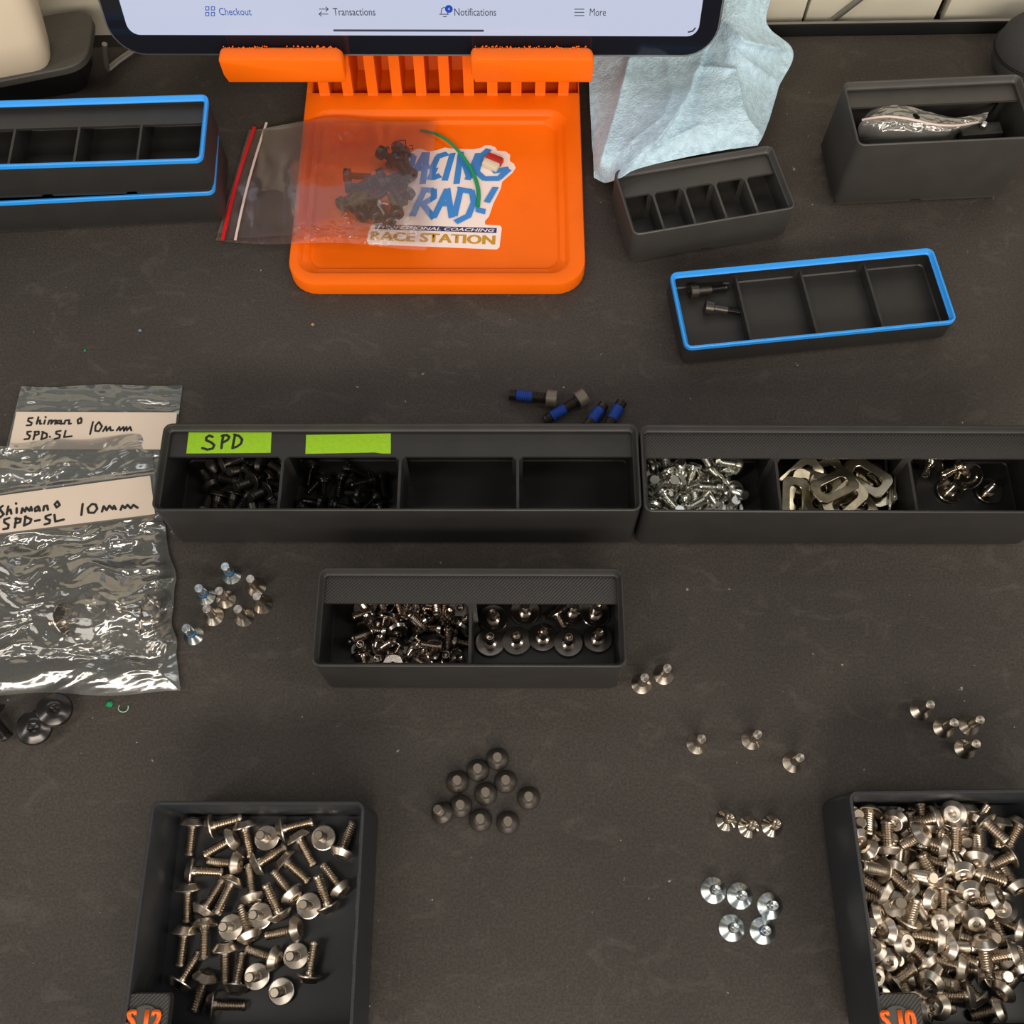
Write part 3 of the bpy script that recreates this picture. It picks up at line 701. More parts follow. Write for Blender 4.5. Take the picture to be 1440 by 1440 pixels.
def shaft_mesh(name, r, L, m, z0=0., thread=0.0, pitch=.95, dep=.45, tip=.5, cup=0., seg=14, collar=None, z_end=None):
    t = MB(); p = [(r, z0)]
    if collar: p = [(collar[0], z0), (collar[0], z0+collar[1]-.4), (r, z0+collar[1])]
    z = z0+thread+(collar[1] if collar else 0); p.append((r, z))
    e = L-tip if z_end is None else z_end
    while z+pitch <= e+1e-6:
        p += [(r-dep, z+pitch*.42), (r-dep, z+pitch*.58), (r, z+pitch)]; z += pitch
    if z_end is None:
        p += [(r, L-tip), (r-tip*.8, L)]
        if cup: p += [(r-tip*.8-.2, L), (.5, L-cup)]
    p = [q for i, q in enumerate(p) if i == 0 or abs(q[1]-p[i-1][1])+abs(q[0]-p[i-1][0]) > .01]
    t.lathe(p, seg, True, True); return t.mesh(name, m, 28)
def button(r, rt, hh, edge=.6, rs=2): return [(rs-.2, 0), (r-.3, 0), (r, .0-.15), (r, -edge), (rt+.25, -hh+.1), (rt, -hh)]
KIND = {}
def kind(k, name, parts): KIND[k] = (name, parts)
kind('s12', 'button_head_screw', [('head', head_mesh('head', button(4.9, 2.9, 2.8), 1.6, 1.8, M['steel'])), ('shank', shaft_mesh('shank', 1.9, 12, M['steel_s'], thread=1.2))])
kind('s10', 'button_head_screw', [('head', head_mesh('head', button(5.0, 3.0, 2.8), 1.7, 1.8, M['steel'])), ('shank', shaft_mesh('shank', 2.3, 9.5, M['steel_s'], thread=.8))])
kind('blk', 'black_screw', [('head', head_mesh('head', button(4.6, 3.0, 2.2, .5), 1.5, 1.4, M['black_ox'])), ('shank', shaft_mesh('shank', 2.2, 9, M['black_ox'], thread=2.5))])
kind('blks', 'black_screw', [('head', head_mesh('head', button(4.4, 3.6, 1.8, .5), 1.5, 1.2, M['black_gloss'])), ('shank', shaft_mesh('shank', 1.9, 10, M['black_gloss'], collar=(2.7, 1.8)))])
kind('chr', 'chrome_screw', [('head', head_mesh('head', button(5.3, 4.2, 1.6, .4), 1.5, 1.0, M['dark_chrome'])), ('shank', shaft_mesh('shank', 2.0, 8.5, M['copper_tip'], thread=.6, cup=.6))])
kind('zn', 'zinc_screw', [('head', head_mesh('head', [(2, 0), (4.9, 0), (5.3, -.2), (5.3, -.7), (4.9, -.9), (3.7, -1.0), (3.4, -2.0), (3.1, -2.3)], 1.8, 1.3, M['zinc_y'])), ('shank', shaft_mesh('shank', 2.4, 9, M['zinc_y'], collar=(3.2, 1.6)))])
kind('fl', 'flanged_screw', [('flange', head_mesh('flange', [(1.8, 0), (6.1, 0), (6.4, -.2), (6.4, -.6), (6.1, -.8), (3.4, -1.0)], 1.6, .6, M['dark_chrome'], 32)), ('shank', shaft_mesh('shank', 2.0, 8.5, M['copper_tip'], collar=(3.0, 1.6), thread=.3, cup=.8))])
kind('flz', 'flanged_screw', [('flange', head_mesh('flange', [(1.8, 0), (6.1, 0), (6.4, -.2), (6.4, -.6), (6.1, -.8), (4.2, -.9), (3.9, -2.0), (2.9, -2.2)], 1.6, 1.2, M['nickel'], 32)), ('shank', shaft_mesh('shank', 2.0, 8.5, M['nickel'], collar=(2.7, 1.2), thread=.3))])
CS = lambda r, hh, rs: [(rs, 0.0), (r-.1, -hh+.35), (r, -hh+.25), (r, -hh)]
kind('cs', 'countersunk_screw', [('head', head_mesh('head', CS(4.4, 3.2, 2.0), 1.5, 1.6, M['steel'], 28)), ('shank', shaft_mesh('shank', 2.0, 8.8, M['steel'], thread=.5, dep=.18, tip=.3))])
kind('csb', 'countersunk_screw', [('head', head_mesh('head', CS(4.4, 3.2, 2.0), 1.5, 1.6, M['zinc'], 28)), ('shank', shaft_mesh('shank', 2.0, 8.8, M['zinc'], thread=.5, dep=.18, tip=.3)), ('thread_patch', None)])
kind('csn', 'countersunk_screw', [('head', head_mesh('head', CS(4.4, 2.8, 2.0), 1.5, 1.4, M['nickel'], 14)), ('shank', shaft_mesh('shank', 2.0, 6.2, M['nickel'], thread=.3, dep=.2, cup=1.4, tip=.4))])
kind('csz', 'countersunk_screw', [('head', head_mesh('head', CS(5.1, 2.6, 2.0), 1.5, 1.4, M['zinc'], 28)), ('shank', shaft_mesh('shank', 2.0, 4.6, M['zinc'], thread=.3, dep=.2, cup=.7, tip=.4))])
kind('dome', 'domed_black_screw', [('head', head_mesh('head', [(1.6, 0), (2.6, -.25), (3.6, -.9), (4.4, -1.9), (4.75, -3.0), (4.75, -3.4), (4.5, -3.6)], 1.5, 1.6, M['dome_black'], 28)), ('shank', shaft_mesh('shank', 1.95, 3.6, M['tip_grey'], thread=.2, dep=.2, tip=.3))])
kind('big', 'black_low_head_bolt', [('head', head_mesh('head', [(2.6, 0), (7.0, 0), (7.3, -.3), (7.3, -.7), (6.6, -1.5), (4.4, -2.6), (2.9, -3.1)], 2.1, 2.0, M['black_gloss'], 36)), ('shank', shaft_mesh('shank', 2.6, 6.5, M['black_gloss'], thread=.5))])
kind('cap', 'black_cap_bolt', [('head', head_mesh('head', [(2.0, 0), (3.2, 0), (3.4, -.2), (3.4, -4.0), (3.1, -4.3)], 1.7, 2.2, M['black_ox'], 24)), ('collar', shaft_mesh('collar', 2.0, 7.5, M['black_ox'], dep=0, pitch=99)), ('thread', shaft_mesh('thread', 2.0, 15.5, M['black_gloss'], z0=7.45, thread=.1))])
kind('capb', 'blue_patched_bolt', [('head', head_mesh('head', [(2.6, 0), (4.0, 0), (4.2, -.2), (4.2, -4.6), (3.8, -5.0)], 2.2, 2.6, M['tip_grey'], 24)), ('thread', shaft_mesh('thread', 2.75, 7.0, M['black_ox'], thread=.3, z_end=7.0)), ('thread_patch', shaft_mesh('thread_patch', 2.8, 7.0, M['blue_patch'], z0=7.0, thread=.05, z_end=15.0)), ('tip', shaft_mesh('tip', 2.7, 18.5, M['black_ox'], z0=15.0, thread=.05))])
tp = MB(); tp.lathe([(2.02, 1.2), (2.12, 1.3), (2.12, 3.0), (2.02, 3.1)], 16, False, False); PATCH = tp.mesh('thread_patch', M['pale_blue'])
tp = MB(); tp.lathe([(2.02, .8), (2.1, .9), (2.1, 2.2), (2.02, 2.3)], 16, False, False); PATCH2 = tp.mesh('thread_patch', M['blue_patch'])
DOWN = {'s12': 2.8, 's10': 2.8, 'cs': 3.2, 'csb': 3.2, 'csn': 2.8, 'csz': 2.6, 'dome': 3.6, 'fl': 1.0, 'flz': 2.2, 'big': 3.1}
def screw(k, org, axis, label, group=None, cat='screw', spin=None, name=None, patch=None):
    nm, parts = KIND[k]; root = bpy.data.objects.new(name or nm, None); COL.objects.link(root); root.empty_display_size = .003
    az = Vector(axis).normalized(); q = Vector((0, 0, 1)).rotation_difference(az); sp = Matrix.Rotation(random.uniform(0, 6.28) if spin is None else spin, 4, 'Z')
    root.matrix_basis = Matrix.Translation(Vector(org)*S) @ q.to_matrix().to_4x4() @ sp
    for pn, me in parts:
        if pn == 'thread_patch' and me is None: me = PATCH
        o = bpy.data.objects.new(pn, me); COL.objects.link(o); o.parent = root
        if pn == 'thread_patch': o['label'] = 'blue threadlocker band'
    if patch: o = bpy.data.objects.new('thread_patch', PATCH2); COL.objects.link(o); o.parent = root; o['label'] = 'blue threadlocker band'
    return tag(root, label, cat, group)
def stand(k, px, py, label, group, z=0., **kw):
    p = P(px, py, z); return screw(k, (p.x, p.y, z+DOWN[k]+.02), (0, 0, 1), label, group, **kw)
def lie(k, head, tip, zh, zt, label, group, **kw):
    a, b = P(*head, zh), P(*tip, zt); return screw(k, a, b-a, label, group, **kw)

AREA = {}
for r_ in PILES:
    kk = 'fs' if r_[0] == 'fl' and r_[1] < 40 else r_[0]; A0 = AREA.setdefault(kk, [1e9, -1e9, 1e9, -1e9])
    A0[0] = min(A0[0], r_[1]); A0[1] = max(A0[1], r_[1]); A0[2] = min(A0[2], r_[2]); A0[3] = max(A0[3], r_[2])
WHAT = {'s12': ('silver screw', 'the S 12 tray', 'silver screws in the S 12 tray'), 's10': ('short silver screw', 'the S 10 tray', 'silver screws in the S 10 tray'),
        'blk': ('dull black screw', 'the SPD compartment', 'black screws under the SPD tape'), 'blks': ('glossy black screw', 'the blank-taped compartment', 'black screws under the blank tape'),
        'zn': ('pale zinc screw', 'the first zinc compartment', 'zinc screws in the right long bin'), 'chr': ('dark chrome screw', 'the middle bin', 'chrome screws in the two-compartment bin'),
        'fs': ('wide-flanged chrome screw', 'the middle bin', 'flanged screws in the two-compartment bin'), 'fl': ('bright flanged screw', 'the last compartment', 'flanged screws beside the washers')}
def pile_label(kk, x, y, ax, ay, az):
    A0 = AREA[kk]; u = (x-A0[0])/(A0[1]-A0[0]); v = (y-A0[2])/(A0[3]-A0[2])
    h_ = 'left' if u < .34 else 'right' if u > .66 else ''; w_ = 'back' if v > .66 else 'near' if v < .34 else ''
    zone = f'{w_} {h_} corner' if h_ and w_ else f'{w_} part' if w_ else f'{h_} side' if h_ else 'centre'
    if az > .75: st_ = 'standing tip up'
    elif az < -.6: st_ = 'showing its socket'
    else:
        d_ = int(((math.degrees(math.atan2(ay, ax))+22.5) % 360)//45); st_ = 'pointing '+['right', 'upper right', 'up', 'upper left', 'left', 'lower left', 'down', 'lower right'][d_]
    return WHAT[kk][0], st_, zone
rows_ = []
for r_ in PILES:
    kk = 'fs' if r_[0] == 'fl' and r_[1] < 40 else r_[0]; rows_.append((kk, r_)+pile_label(kk, r_[1], r_[2], *r_[4:]))
same = {}
for i_, q in enumerate(rows_): same.setdefault((q[0], q[3], q[4]), []).append(i_)
ORD = {}
for ids in same.values():
    if len(ids) == 1: ORD[ids[0]] = ''; continue
    ex_ = max(rows_[i][1][1] for i in ids)-min(rows_[i][1][1] for i in ids); ey_ = max(rows_[i][1][2] for i in ids)-min(rows_[i][1][2] for i in ids)
    hz = ex_ > ey_; ids2 = sorted(ids, key=lambda i: rows_[i][1][1] if hz else -rows_[i][1][2])
    nm_ = {2: ['left', 'right'] if hz else ['upper', 'lower'], 3: ['left', 'middle', 'right'] if hz else ['upper', 'middle', 'lower']}.get(len(ids))
    if not nm_:
        nm_ = (['leftmost', 'second from left'] if hz else ['topmost', 'second from top'])+['central', 'off-centre', 'inner', 'hidden'][:len(ids)-4]+['further']*max(0, len(ids)-8)+(['second from right', 'rightmost'] if hz else ['second from bottom', 'lowest'])
    for i, n_ in zip(ids2, nm_): ORD[i] = n_+' '
for i_, (kk, (tk, x, y, z, ax, ay, az), what, st_, zone) in enumerate(rows_):
    place = WHAT[kk][1]
    screw('flz' if kk == 'fl' else 'fl' if kk == 'fs' else kk, (x, y, z), (ax, ay, az), f'{ORD[i_]}{what} {st_}, {zone}, {place.replace("the ", "", 1)}', WHAT[kk][2])

# loose countersunk screws standing on the mat
gA = 'loose countersunk screws beside the two-compartment bin'
for k, x, y, lb in (('csb', 326, 809, 'topmost blue-banded countersunk screw of the cluster left of the middle bin'),
    ('cs', 360.7, 826, 'bare countersunk screw at the upper right of the cluster left of the middle bin'),
    ('csb', 289.7, 838.8, 'blue-banded countersunk screw touching a bare one in the cluster left of the middle bin'),
    ('cs', 317.9, 842.6, 'bare countersunk screw at the centre of the cluster, right of a blue-banded one'),
    ('cs', 369.9, 850.3, 'rightmost bare countersunk screw of the cluster left of the middle bin'),
    ('cs', 301, 867, 'bare countersunk screw at the lower left of the cluster'),
    ('cs', 343.9, 867.9, 'lowest bare countersunk screw on the right of the cluster'),
    ('csb', 272.8, 893.8, 'lowest blue-banded countersunk screw, alone beside the clear bag')): stand(k, x, y, lb, gA)
gB = 'loose countersunk screws on the right of the mat'
for x, y, lb in ((902, 962, 'left one of two silver countersunk screws beside the middle bin'), (933, 949, 'right one of two silver countersunk screws beside the middle bin'),
    (980, 1046, 'leftmost silver screw of the three spaced in a slanting row'), (1057, 1040, 'middle silver screw of the three spaced in a slanting row'), (1115, 1072, 'rightmost, lowest silver screw of the three spaced in a slanting row'),
    (1294, 999, 'upper left silver screw of the four clustered at the right'), (1326.5, 1024, 'central silver screw of the four clustered at the right'),
    (1362, 1020, 'rightmost silver screw of the four clustered at the right'), (1356.5, 1053, 'lowest silver screw of the four clustered at the right')): stand('cs', x, y, lb, gB)
for x, y, lb in ((1021, 1153.5, 'left, separate one of three bright nickel screws in a row'), (1053, 1163, 'middle one of three bright nickel screws in a row'), (1085.5, 1162, 'right one of three bright nickel screws in a row')):
    stand('csn', x, y, lb, 'bright nickel countersunk screws')
for x, y, lb, pt in ((1003, 1252, 'leftmost of the three bluish zinc screws in the upper row', 0), (1040, 1260, 'middle one of the three bluish zinc screws in the upper row', 0), (1082.7, 1274, 'rightmost of the three bluish zinc screws in the upper row', 0),
    (1028.7, 1305, 'left bluish zinc screw of the lower pair', 0), (1072.4, 1309, 'right bluish zinc screw of the lower pair, with a blue band', 1)):
    stand('csz', x, y, lb, 'bluish zinc screws near the S 10 tray', patch=pt)
for x, y, lb in ((699.5, 1068, 'topmost domed black screw of the cluster'), (672, 1083.5, 'domed black screw with the yellowest tip, second from the top of the cluster'), (643.5, 1100, 'domed black screw on the upper left edge of the cluster'),
    (711, 1099.5, 'domed black screw on the upper right, below the topmost one'), (683, 1116.5, 'domed black screw at the very centre of the cluster'), (743, 1122.5, 'rightmost domed black screw of the cluster'),
    (648, 1134, 'domed black screw tucked beside the leftmost tilted one'), (675.5, 1153.5, 'domed black screw at the bottom middle of the cluster'), (714, 1157, 'domed black screw at the lower right of the cluster')):
    stand('dome', x, y, lb, 'domed black screws below the middle bin')
p = P(619, 1141, 3.8); screw('dome', (p.x, p.y, 4.4), (-.28, .14, 1), 'leftmost domed black screw, tilted to the left', 'domed black screws below the middle bin')
# black bolts at the lower left
gC = 'black low-head bolts below the clear bag'
a = P(79.5, 998, 8.0); screw('big', (a.x-1, a.y, 7.4), (-.30, .02, -1), 'large black bolt with hex socket facing up, nearest the clear bag', gC, 'bolt')
a = P(51, 1023, 8.0); screw('big', (a.x-1, a.y, 7.3), (-.24, .16, -1), 'large black bolt with hex socket facing up, middle one of three', gC, 'bolt')
KIND['bigl'] = ('black_low_head_bolt', [KIND['big'][1][0], ('shank', shaft_mesh('shank', 2.6, 12, M['black_gloss'], thread=.5))])
lie('bigl', (-14, 1008), (22, 1050), 7.3, 3.0, 'large black bolt lying on its side at the left edge', gC, cat='bolt')
# bolts in the low blue-rimmed bin and behind the long bin
lie('cap', (981, 409), (1019, 405), 9.8, 8.4, 'upper black cap bolt in the low blue-rimmed bin', 'cap bolts in the blue-rimmed bin', cat='bolt')
lie('cap', (1003, 433), (1048, 440), 9.8, 8.4, 'lower black cap bolt in the low blue-rimmed bin', 'cap bolts in the blue-rimmed bin', cat='bolt')
gD = 'blue-patched bolts behind the long bin'
lie('capb', (769, 560), (718, 555), 4.3, 2.9, 'leftmost blue-patched bolt, its grey head to the right', gD, cat='bolt')
lie('capb', (812, 564), (772, 588), 5.2, 2.9, 'blue-patched bolt with its head raised, second from the left', gD, cat='bolt')
lie('capb', (820, 606), (852, 566), 4.3, 2.9, 'blue-patched bolt with hidden head, third from the left behind the long bin', gD, cat='bolt')
lie('capb', (851, 606), (880, 556), 4.3, 3.2, 'rightmost blue-patched bolt leaning behind the long bin', gD, cat='bolt')

# ------------------------------------------------------------------ slotted washers
def washer_mesh():
    t = MB(); o = lambda z, e=0: rr(-10.5+e, 10.5-e, -6.2+e, 6.2-e, z, 3.4, 5); i_ = lambda z, e=0: rr(-6.8-e, 6.8+e, -2.7-e, 2.7+e, z, 2.65, 5)
    t.loft([i_(-.6), o(-.6, .15), o(-.4), o(.4), o(.6, .15), i_(.6, .15), i_(.45), i_(-.6)], False, False); return t.mesh('slotted_washer', M['washer'], 24)
WM = washer_mesh()
wl_ = [(1135, 675, 5, 10, .05, ''), (1165, 700, 5, 80, .05, ''), (1195, 675, 5, 30, .05, ''), (1225, 690, 6, 75, .1, ''), (1150, 680, 17, -20, .2, ''), (1128, 690, 16, 70, .3, ''), (1190, 700, 21, 40, .15, ''), (1165, 710, 18, -15, -.1, ''), (1235, 680, 15, -70, .1, ''), (1158, 665, 8, 25, .10, 'under the others near the divider'), (1143, 690, 9, -80, -.1, ''), (1140, 705, 11, 95, .15, ''), (1172, 690, 10, 15, -.1, ''), (1215, 672, 12, -35, .1, ''), (1185, 705, 13, 5, .2, ''),
       (1128, 668, 14, 40, .3, ''), (1230, 700, 9, 60, .1, ''), (1200, 690, 16, -12, -.15, ''), (1152, 697, 15, 70, .25, ''), (1222, 668, 19, -42, .25, ''), (1202, 712, 19, 14, -.2, ''), (1120, 700, 19, 84, .12, ''), (1175, 681, 24, 27, -.12, '')]
for i, (x, y, z, a, tl, _) in enumerate(wl_):
    p = P(x, y, z+4); o = bpy.data.objects.new('slotted_washer', WM); COL.objects.link(o); o.location = (p.x*S, p.y*S, (z+2)*S); o.rotation_euler = (tl, -tl*.6, math.radians(a))
    hz_ = 'left' if x < 1150 else 'right' if x > 1205 else 'middle'; vz_ = 'back' if y < 680 else 'front' if y > 697 else 'centre'; lz_ = 'buried' if z < 8 else 'upper' if z > 15 else 'half-covered'
    tag(o, 'yellowed slotted washer uppermost on the heap, fully visible' if i == len(wl_)-1 else f'{lz_} yellowed slotted washer {"tipped" if abs(tl) > .12 else "lying flat"}, turned {"across" if abs(a) < 30 else "lengthwise" if abs(a) > 65 else "diagonally"}, {vz_} {hz_} of the washer heap', 'washer', 'slotted washers in the right long bin')
for i, (x, y) in enumerate(((1247, 672), (1250, 700), (1256, 690))):
    p = P(x, y, 16); o = bpy.data.objects.new('slotted_washer', WM); COL.objects.link(o); o.location = (p.x*S, p.y*S, (13.5+i)*S); o.rotation_euler = (math.radians(80), .1*i, math.radians(84-4*i))
    tag(o, ('back', 'front', 'middle')[i]+' slotted washer standing on edge at the right end of the washer heap', 'washer', 'slotted washers in the right long bin')

# ------------------------------------------------------------------ ribbons for writing, traced strokes on a plane
def ribbons(strokes, w, conv, name, m, parent, lift=0.0, seg=8, taper=False):
    t = MB(); k = 0
    for st_ in strokes:
        p = [conv(*q) for q in st_]; w2 = w/2; k += 1
        if taper:
            for a_, b_ in zip(p[:-1], p[1:]):
                k += 1; z_ = Vector((0, 0, .008*k)); d = (b_-a_); n_ = Vector((-d.y, d.x, 0)).normalized()*w2; e = d.normalized()*w2*.35; sk = d.normalized()*w2*.35
                t.add([z_+a_+n_-e-sk, z_+a_-n_-e+sk, z_+b_-n_*1.08+e, z_+b_+n_*1.08+e-sk], [(0, 3, 2, 1)])
            continue
        for a_, b_ in zip(p[:-1], p[1:]):
            d = (b_-a_); n_ = Vector((-d.y, d.x, 0)).normalized()*w2; k += 1; e = Vector((0, 0, .002*(k % 7)))
            t.add([a_+n_+e, a_-n_+e, b_-n_+e, b_+n_+e], [(0, 1, 2, 3)])
        for a_ in p:
            k += 1; e = .002*(k % 7)+.001
            t.add([(a_.x+w2*math.cos(2*math.pi*j/seg), a_.y+w2*math.sin(2*math.pi*j/seg), a_.z+e) for j in range(seg)], [tuple(range(seg))])
    if parent:
        fm = frame_of(parent); t.v = [tuple(fm @ Vector(v)) for v in t.v]
    o = t.build(name, m, parent, smooth=0, fix=False); return o

# green tape labels on the shelf of the long bin
def tape(label, cs, z, writing=None):
    c0 = P(*cs[0], z); root = None
    t = MB(); v = [P(x, y, z) for x, y in cs]
    cx = sum((q for q in v), Vector())/len(v)
    t.add([q-cx for q in v]+[q-cx-Vector((0, 0, .2)) for q in v], [tuple(range(len(v)-1, -1, -1)), tuple(range(len(v), 2*len(v)))]+[(i, (i+1) % len(v), (i+1) % len(v)+len(v), i+len(v)) for i in range(len(v))])
    o = t.build('tape_label', M['tape'], None, smooth=0); o.location = cx*S; tag(o, label, 'tape label', 'green tape labels')
    if writing: ribbons(writing, 1.15, lambda x, y: P(220+x/4.114, 594+y/4.3, z+.06), 'handwriting', M['ink'], o)
zsh = 41-5.2+.05+.25
tape('lime green tape label with SPD written in black', [(265.5, 606), (382, 605), (380.5, 636.5), (262, 637.5)], zsh,
     [[(325, 88), (305, 80), (288, 92), (288, 108), (318, 122), (334, 138), (325, 158), (295, 165), (265, 155)], [(388, 78), (380, 115), (376, 156)], [(378, 82), (405, 76), (422, 88), (412, 106), (384, 122)],
      [(455, 76), (447, 115), (440, 155)], [(450, 74), (478, 82), (496, 104), (488, 130), (465, 147), (440, 156)]])
tape('blank lime green tape label on the bin shelf', [(430.5, 611.5), (549.5, 609.5), (549.5, 637.5), (537, 637.5), (527, 636), (429.5, 638)], zsh)

# ------------------------------------------------------------------ clear bags
def fbm(x, y, s, seed=0, ridged=True):
    v = 0; a = 1; f_ = 1/s
    for o_ in range(4):
        n_ = noise.noise(Vector((x*f_, y*f_, seed+o_*7.3)))
        v += a*((1-abs(n_)*2)-.5 if ridged else n_); a *= .42; f_ *= 2.0
    return v
def sheet(name, quad, nx, ny, hfun, m, parent=None, edge=None, jit=0.6):
    """quad TL TR BR BL in photo pixels; hfun(px,py,u,v)->z"""
    t = MB(); V = []
    for j in range(ny+1):
        for i in range(nx+1):
            u, v = i/nx, j/ny
            l = Vector(quad[0]).lerp(Vector(quad[3]), v); r = Vector(quad[1]).lerp(Vector(quad[2]), v); q = l.lerp(r, u)
            if edge: q = q+Vector(edge(u, v))
            z = hfun(q.x, q.y, u, v); V.append(P(q.x, q.y, z))
    t.add(V, [(j*(nx+1)+i, (j+1)*(nx+1)+i, (j+1)*(nx+1)+i+1, j*(nx+1)+i+1) for j in range(ny) for i in range(nx)])
    if parent: fm = frame_of(parent); t.v = [tuple(fm @ Vector(v)) for v in t.v]
    o = t.build(name, m, parent, smooth=180, fix=False); return o
def lerp(a, b, t_): return a+(b-a)*t_
def sstep(a, b, x): x = max(0, min(1, (x-a)/(b-a))); return x*x*(3-2*x)
# back bag, with only its top showing
b1 = empty('zip_bag', P(120, 640, 0)); tag(b1, 'flat clear bag with a handwritten white label, behind the fuller bag', 'bag', 'clear bags with handwritten labels')
def h1(x, y, u, v):
    band = sstep(574, 584, y)*(1-sstep(636, 646, y))
    return 1.6 + (1-band)*(.9*fbm(x*.6, y*1.8, 26, 3)) - .9*sstep(.06, 0, min(u, 1-u, v))
sheet('film', [(30, 543), (257, 541), (236, 700), (-12, 712)], 90, 60, h1, M['film_flat'], b1, lambda u, v: (0, 1.5*math.sin(u*9)*(1-v)))
t = MB()
ll = lambda z: [P(x, y, z) for x, y in ((23, 579), (249, 580), (243, 632), (12, 632))]
t.loft([ll(1.3), ll(2.75)]); fm = frame_of(b1); t.v = [tuple(fm @ Vector(v)) for v in t.v]; t.build('paper_label', M['paper'], b1, smooth=0)
q1 = lambda x, y: P(x/5.333, 530+y/5.333, 2.82)
ribbons([[(245, 308), (215, 310), (210, 330), (238, 345), (232, 362), (200, 364)], [(288, 302), (275, 352)], [(277, 338), (300, 325), (300, 352), (310, 352)], [(338, 325), (330, 352)], [(341, 300), (343, 304)],
    [(360, 355), (370, 327), (388, 325), (383, 352), (405, 327), (420, 326), (413, 354)], [(455, 327), (432, 330), (428, 350), (452, 346), (458, 328), (456, 354), (470, 350)], [(482, 352), (490, 327), (520, 324), (515, 352), (532, 350)], [(605, 308), (582, 322), (586, 350), (608, 345), (612, 320), (605, 308)],
    [(232, 410), (205, 412), (205, 430), (226, 444), (215, 465), (183, 468)], [(266, 410), (250, 470)], [(258, 412), (290, 410), (290, 430), (258, 440)], [(322, 412), (310, 466)], [(316, 412), (352, 428), (350, 455), (308, 468)], [(372, 448), (375, 450)],
    [(455, 405), (422, 410), (420, 426), (450, 436), (445, 456), (408, 466)], [(492, 405), (480, 452), (538, 445)], [(697, 338), (675, 430)], [(742, 338), (716, 368), (714, 405), (742, 408), (765, 372), (742, 338)],
    [(772, 408), (795, 372), (800, 405), (825, 375), (830, 402), (848, 400)], [(876, 402), (895, 375), (900, 402), (925, 375), (930, 402)], [(930, 405), (948, 375), (952, 402), (975, 375), (985, 402)]], 1.0, q1, 'handwriting', M['ink'], b1)
# front bag
b2 = empty('zip_bag', P(110, 800, 0)); tag(b2, 'crumpled clear bag with a handwritten white label and screws showing inside', 'bag', 'clear bags with handwritten labels')
LT = lambda x: 697-28*x/210; LBt = lambda x: 750-27*x/217
def h2(x, y, u, v):
    band = sstep(LT(x)-10, LT(x)-2, y)*(1-sstep(LBt(x)+2, LBt(x)+12, y))
    bulge = 9.0*math.exp(-((x-165)/85)**2-((y-862)/42)**2) + 2.2*math.exp(-((y-800)/70)**2)
    wx = x+14*noise.noise(Vector((x/60, y/60, 4.0))); wy = y+.12*x+16*noise.noise(Vector((x/55, y/45, 9.0)))
    cr = 2.7*fbm(wx*.42, wy*1.25, 52, 11)+.3*fbm(wx*.7, wy*1.2, 20, 5)
    cr *= 1-.8*math.exp(-((x-168)/70)**2-((y-858)/24)**2)
    soft = 1-.75*sstep(915, 940, y)
    if y < 690: soft *= .35+.65*(1-sstep(40, 110, x))
    ed = sstep(-.02, .09, min(1-u, 1-v))
    return 3.4 + (1-band)*(cr*soft+bulge)*ed*1.0 + band*1.4 - 1.6*(1-ed)
def e2(u, v):
    y = lerp(613, 974, v); return (u*(-7*math.exp(-((y-810)/20)**2)*-1 - 7*math.exp(-((y-880)/22)**2) + 6*sstep(720, 745, y)*(1-sstep(900, 925, y))), 3*math.sin(u*11)*(v)+2.5*math.sin(u*17+2)*(1-v))
sheet('film', [(-90, 632), (211, 611), (254, 974), (-90, 979)], 230, 230, h2, M['film'], b2, e2)
t = MB(); rows = []
for z in (4.2, 5.6):
    rows.append([P(x, LT(x), z) for x in (-90, 0, 70, 140, 211)]+[P(x, LBt(x), z) for x in (218, 145, 70, 0, -90)])
t.loft(rows); fm = frame_of(b2); t.v = [tuple(fm @ Vector(v)) for v in t.v]; t.build('paper_label', M['paper'], b2, smooth=0)
q2 = lambda x, y: P(x/5.333, 530+y/5.333, 5.66)
ribbons([[(20, 968), (-5, 985), (10, 1008), (28, 1030), (0, 1055)], [(62, 972), (50, 1032)], [(52, 1012), (78, 995), (85, 1026)], [(125, 985), (125, 1020)], [(119, 948), (122, 952)], [(160, 1022), (167, 985), (188, 1010), (197, 980), (222, 1005), (232, 975), (240, 1003)],
    [(285, 970), (262, 985), (265, 1008), (288, 1000), (290, 975), (300, 1005)], [(325, 1002), (330, 970), (352, 965), (360, 996)], [(430, 933), (410, 955), (425, 980), (448, 962), (430, 933)],
    [(70, 1058), (32, 1070), (32, 1092), (65, 1110), (60, 1136), (25, 1142)], [(122, 1058), (110, 1130)], [(114, 1063), (155, 1065), (150, 1090), (112, 1100)], [(192, 1045), (180, 1115)], [(186, 1050), (235, 1068), (225, 1095), (180, 1116)], [(262, 1080), (298, 1074)],
    [(380, 1033), (342, 1045), (342, 1062), (375, 1075), (370, 1098), (335, 1106)], [(408, 1035), (415, 1085), (478, 1070)], [(620, 953), (610, 1036)], [(690, 953), (657, 985), (665, 1018), (705, 1020), (730, 988), (716, 957), (690, 953)],
    [(765, 1010), (777, 970), (800, 1000), (820, 965), (845, 992), (855, 967), (868, 992)], [(905, 997), (917, 965), (938, 985), (955, 960), (982, 986), (1000, 960), (1032, 982)]], 1.15, q2, 'handwriting', M['ink'], b2)
KIND['bagfl'] = ('flanged_screw', [('flange', head_mesh('flange', [(1.8, 0), (7.1, 0), (7.4, -.2), (7.4, -.5), (7.1, -.7), (3.4, -.9)], 1.6, .6, M['dark_chrome'], 32)), ('shank', shaft_mesh('shank', 2.0, 8.0, M['nickel'], collar=(3.2, 2.0)))])
gE = 'flanged screws inside the clear bag'
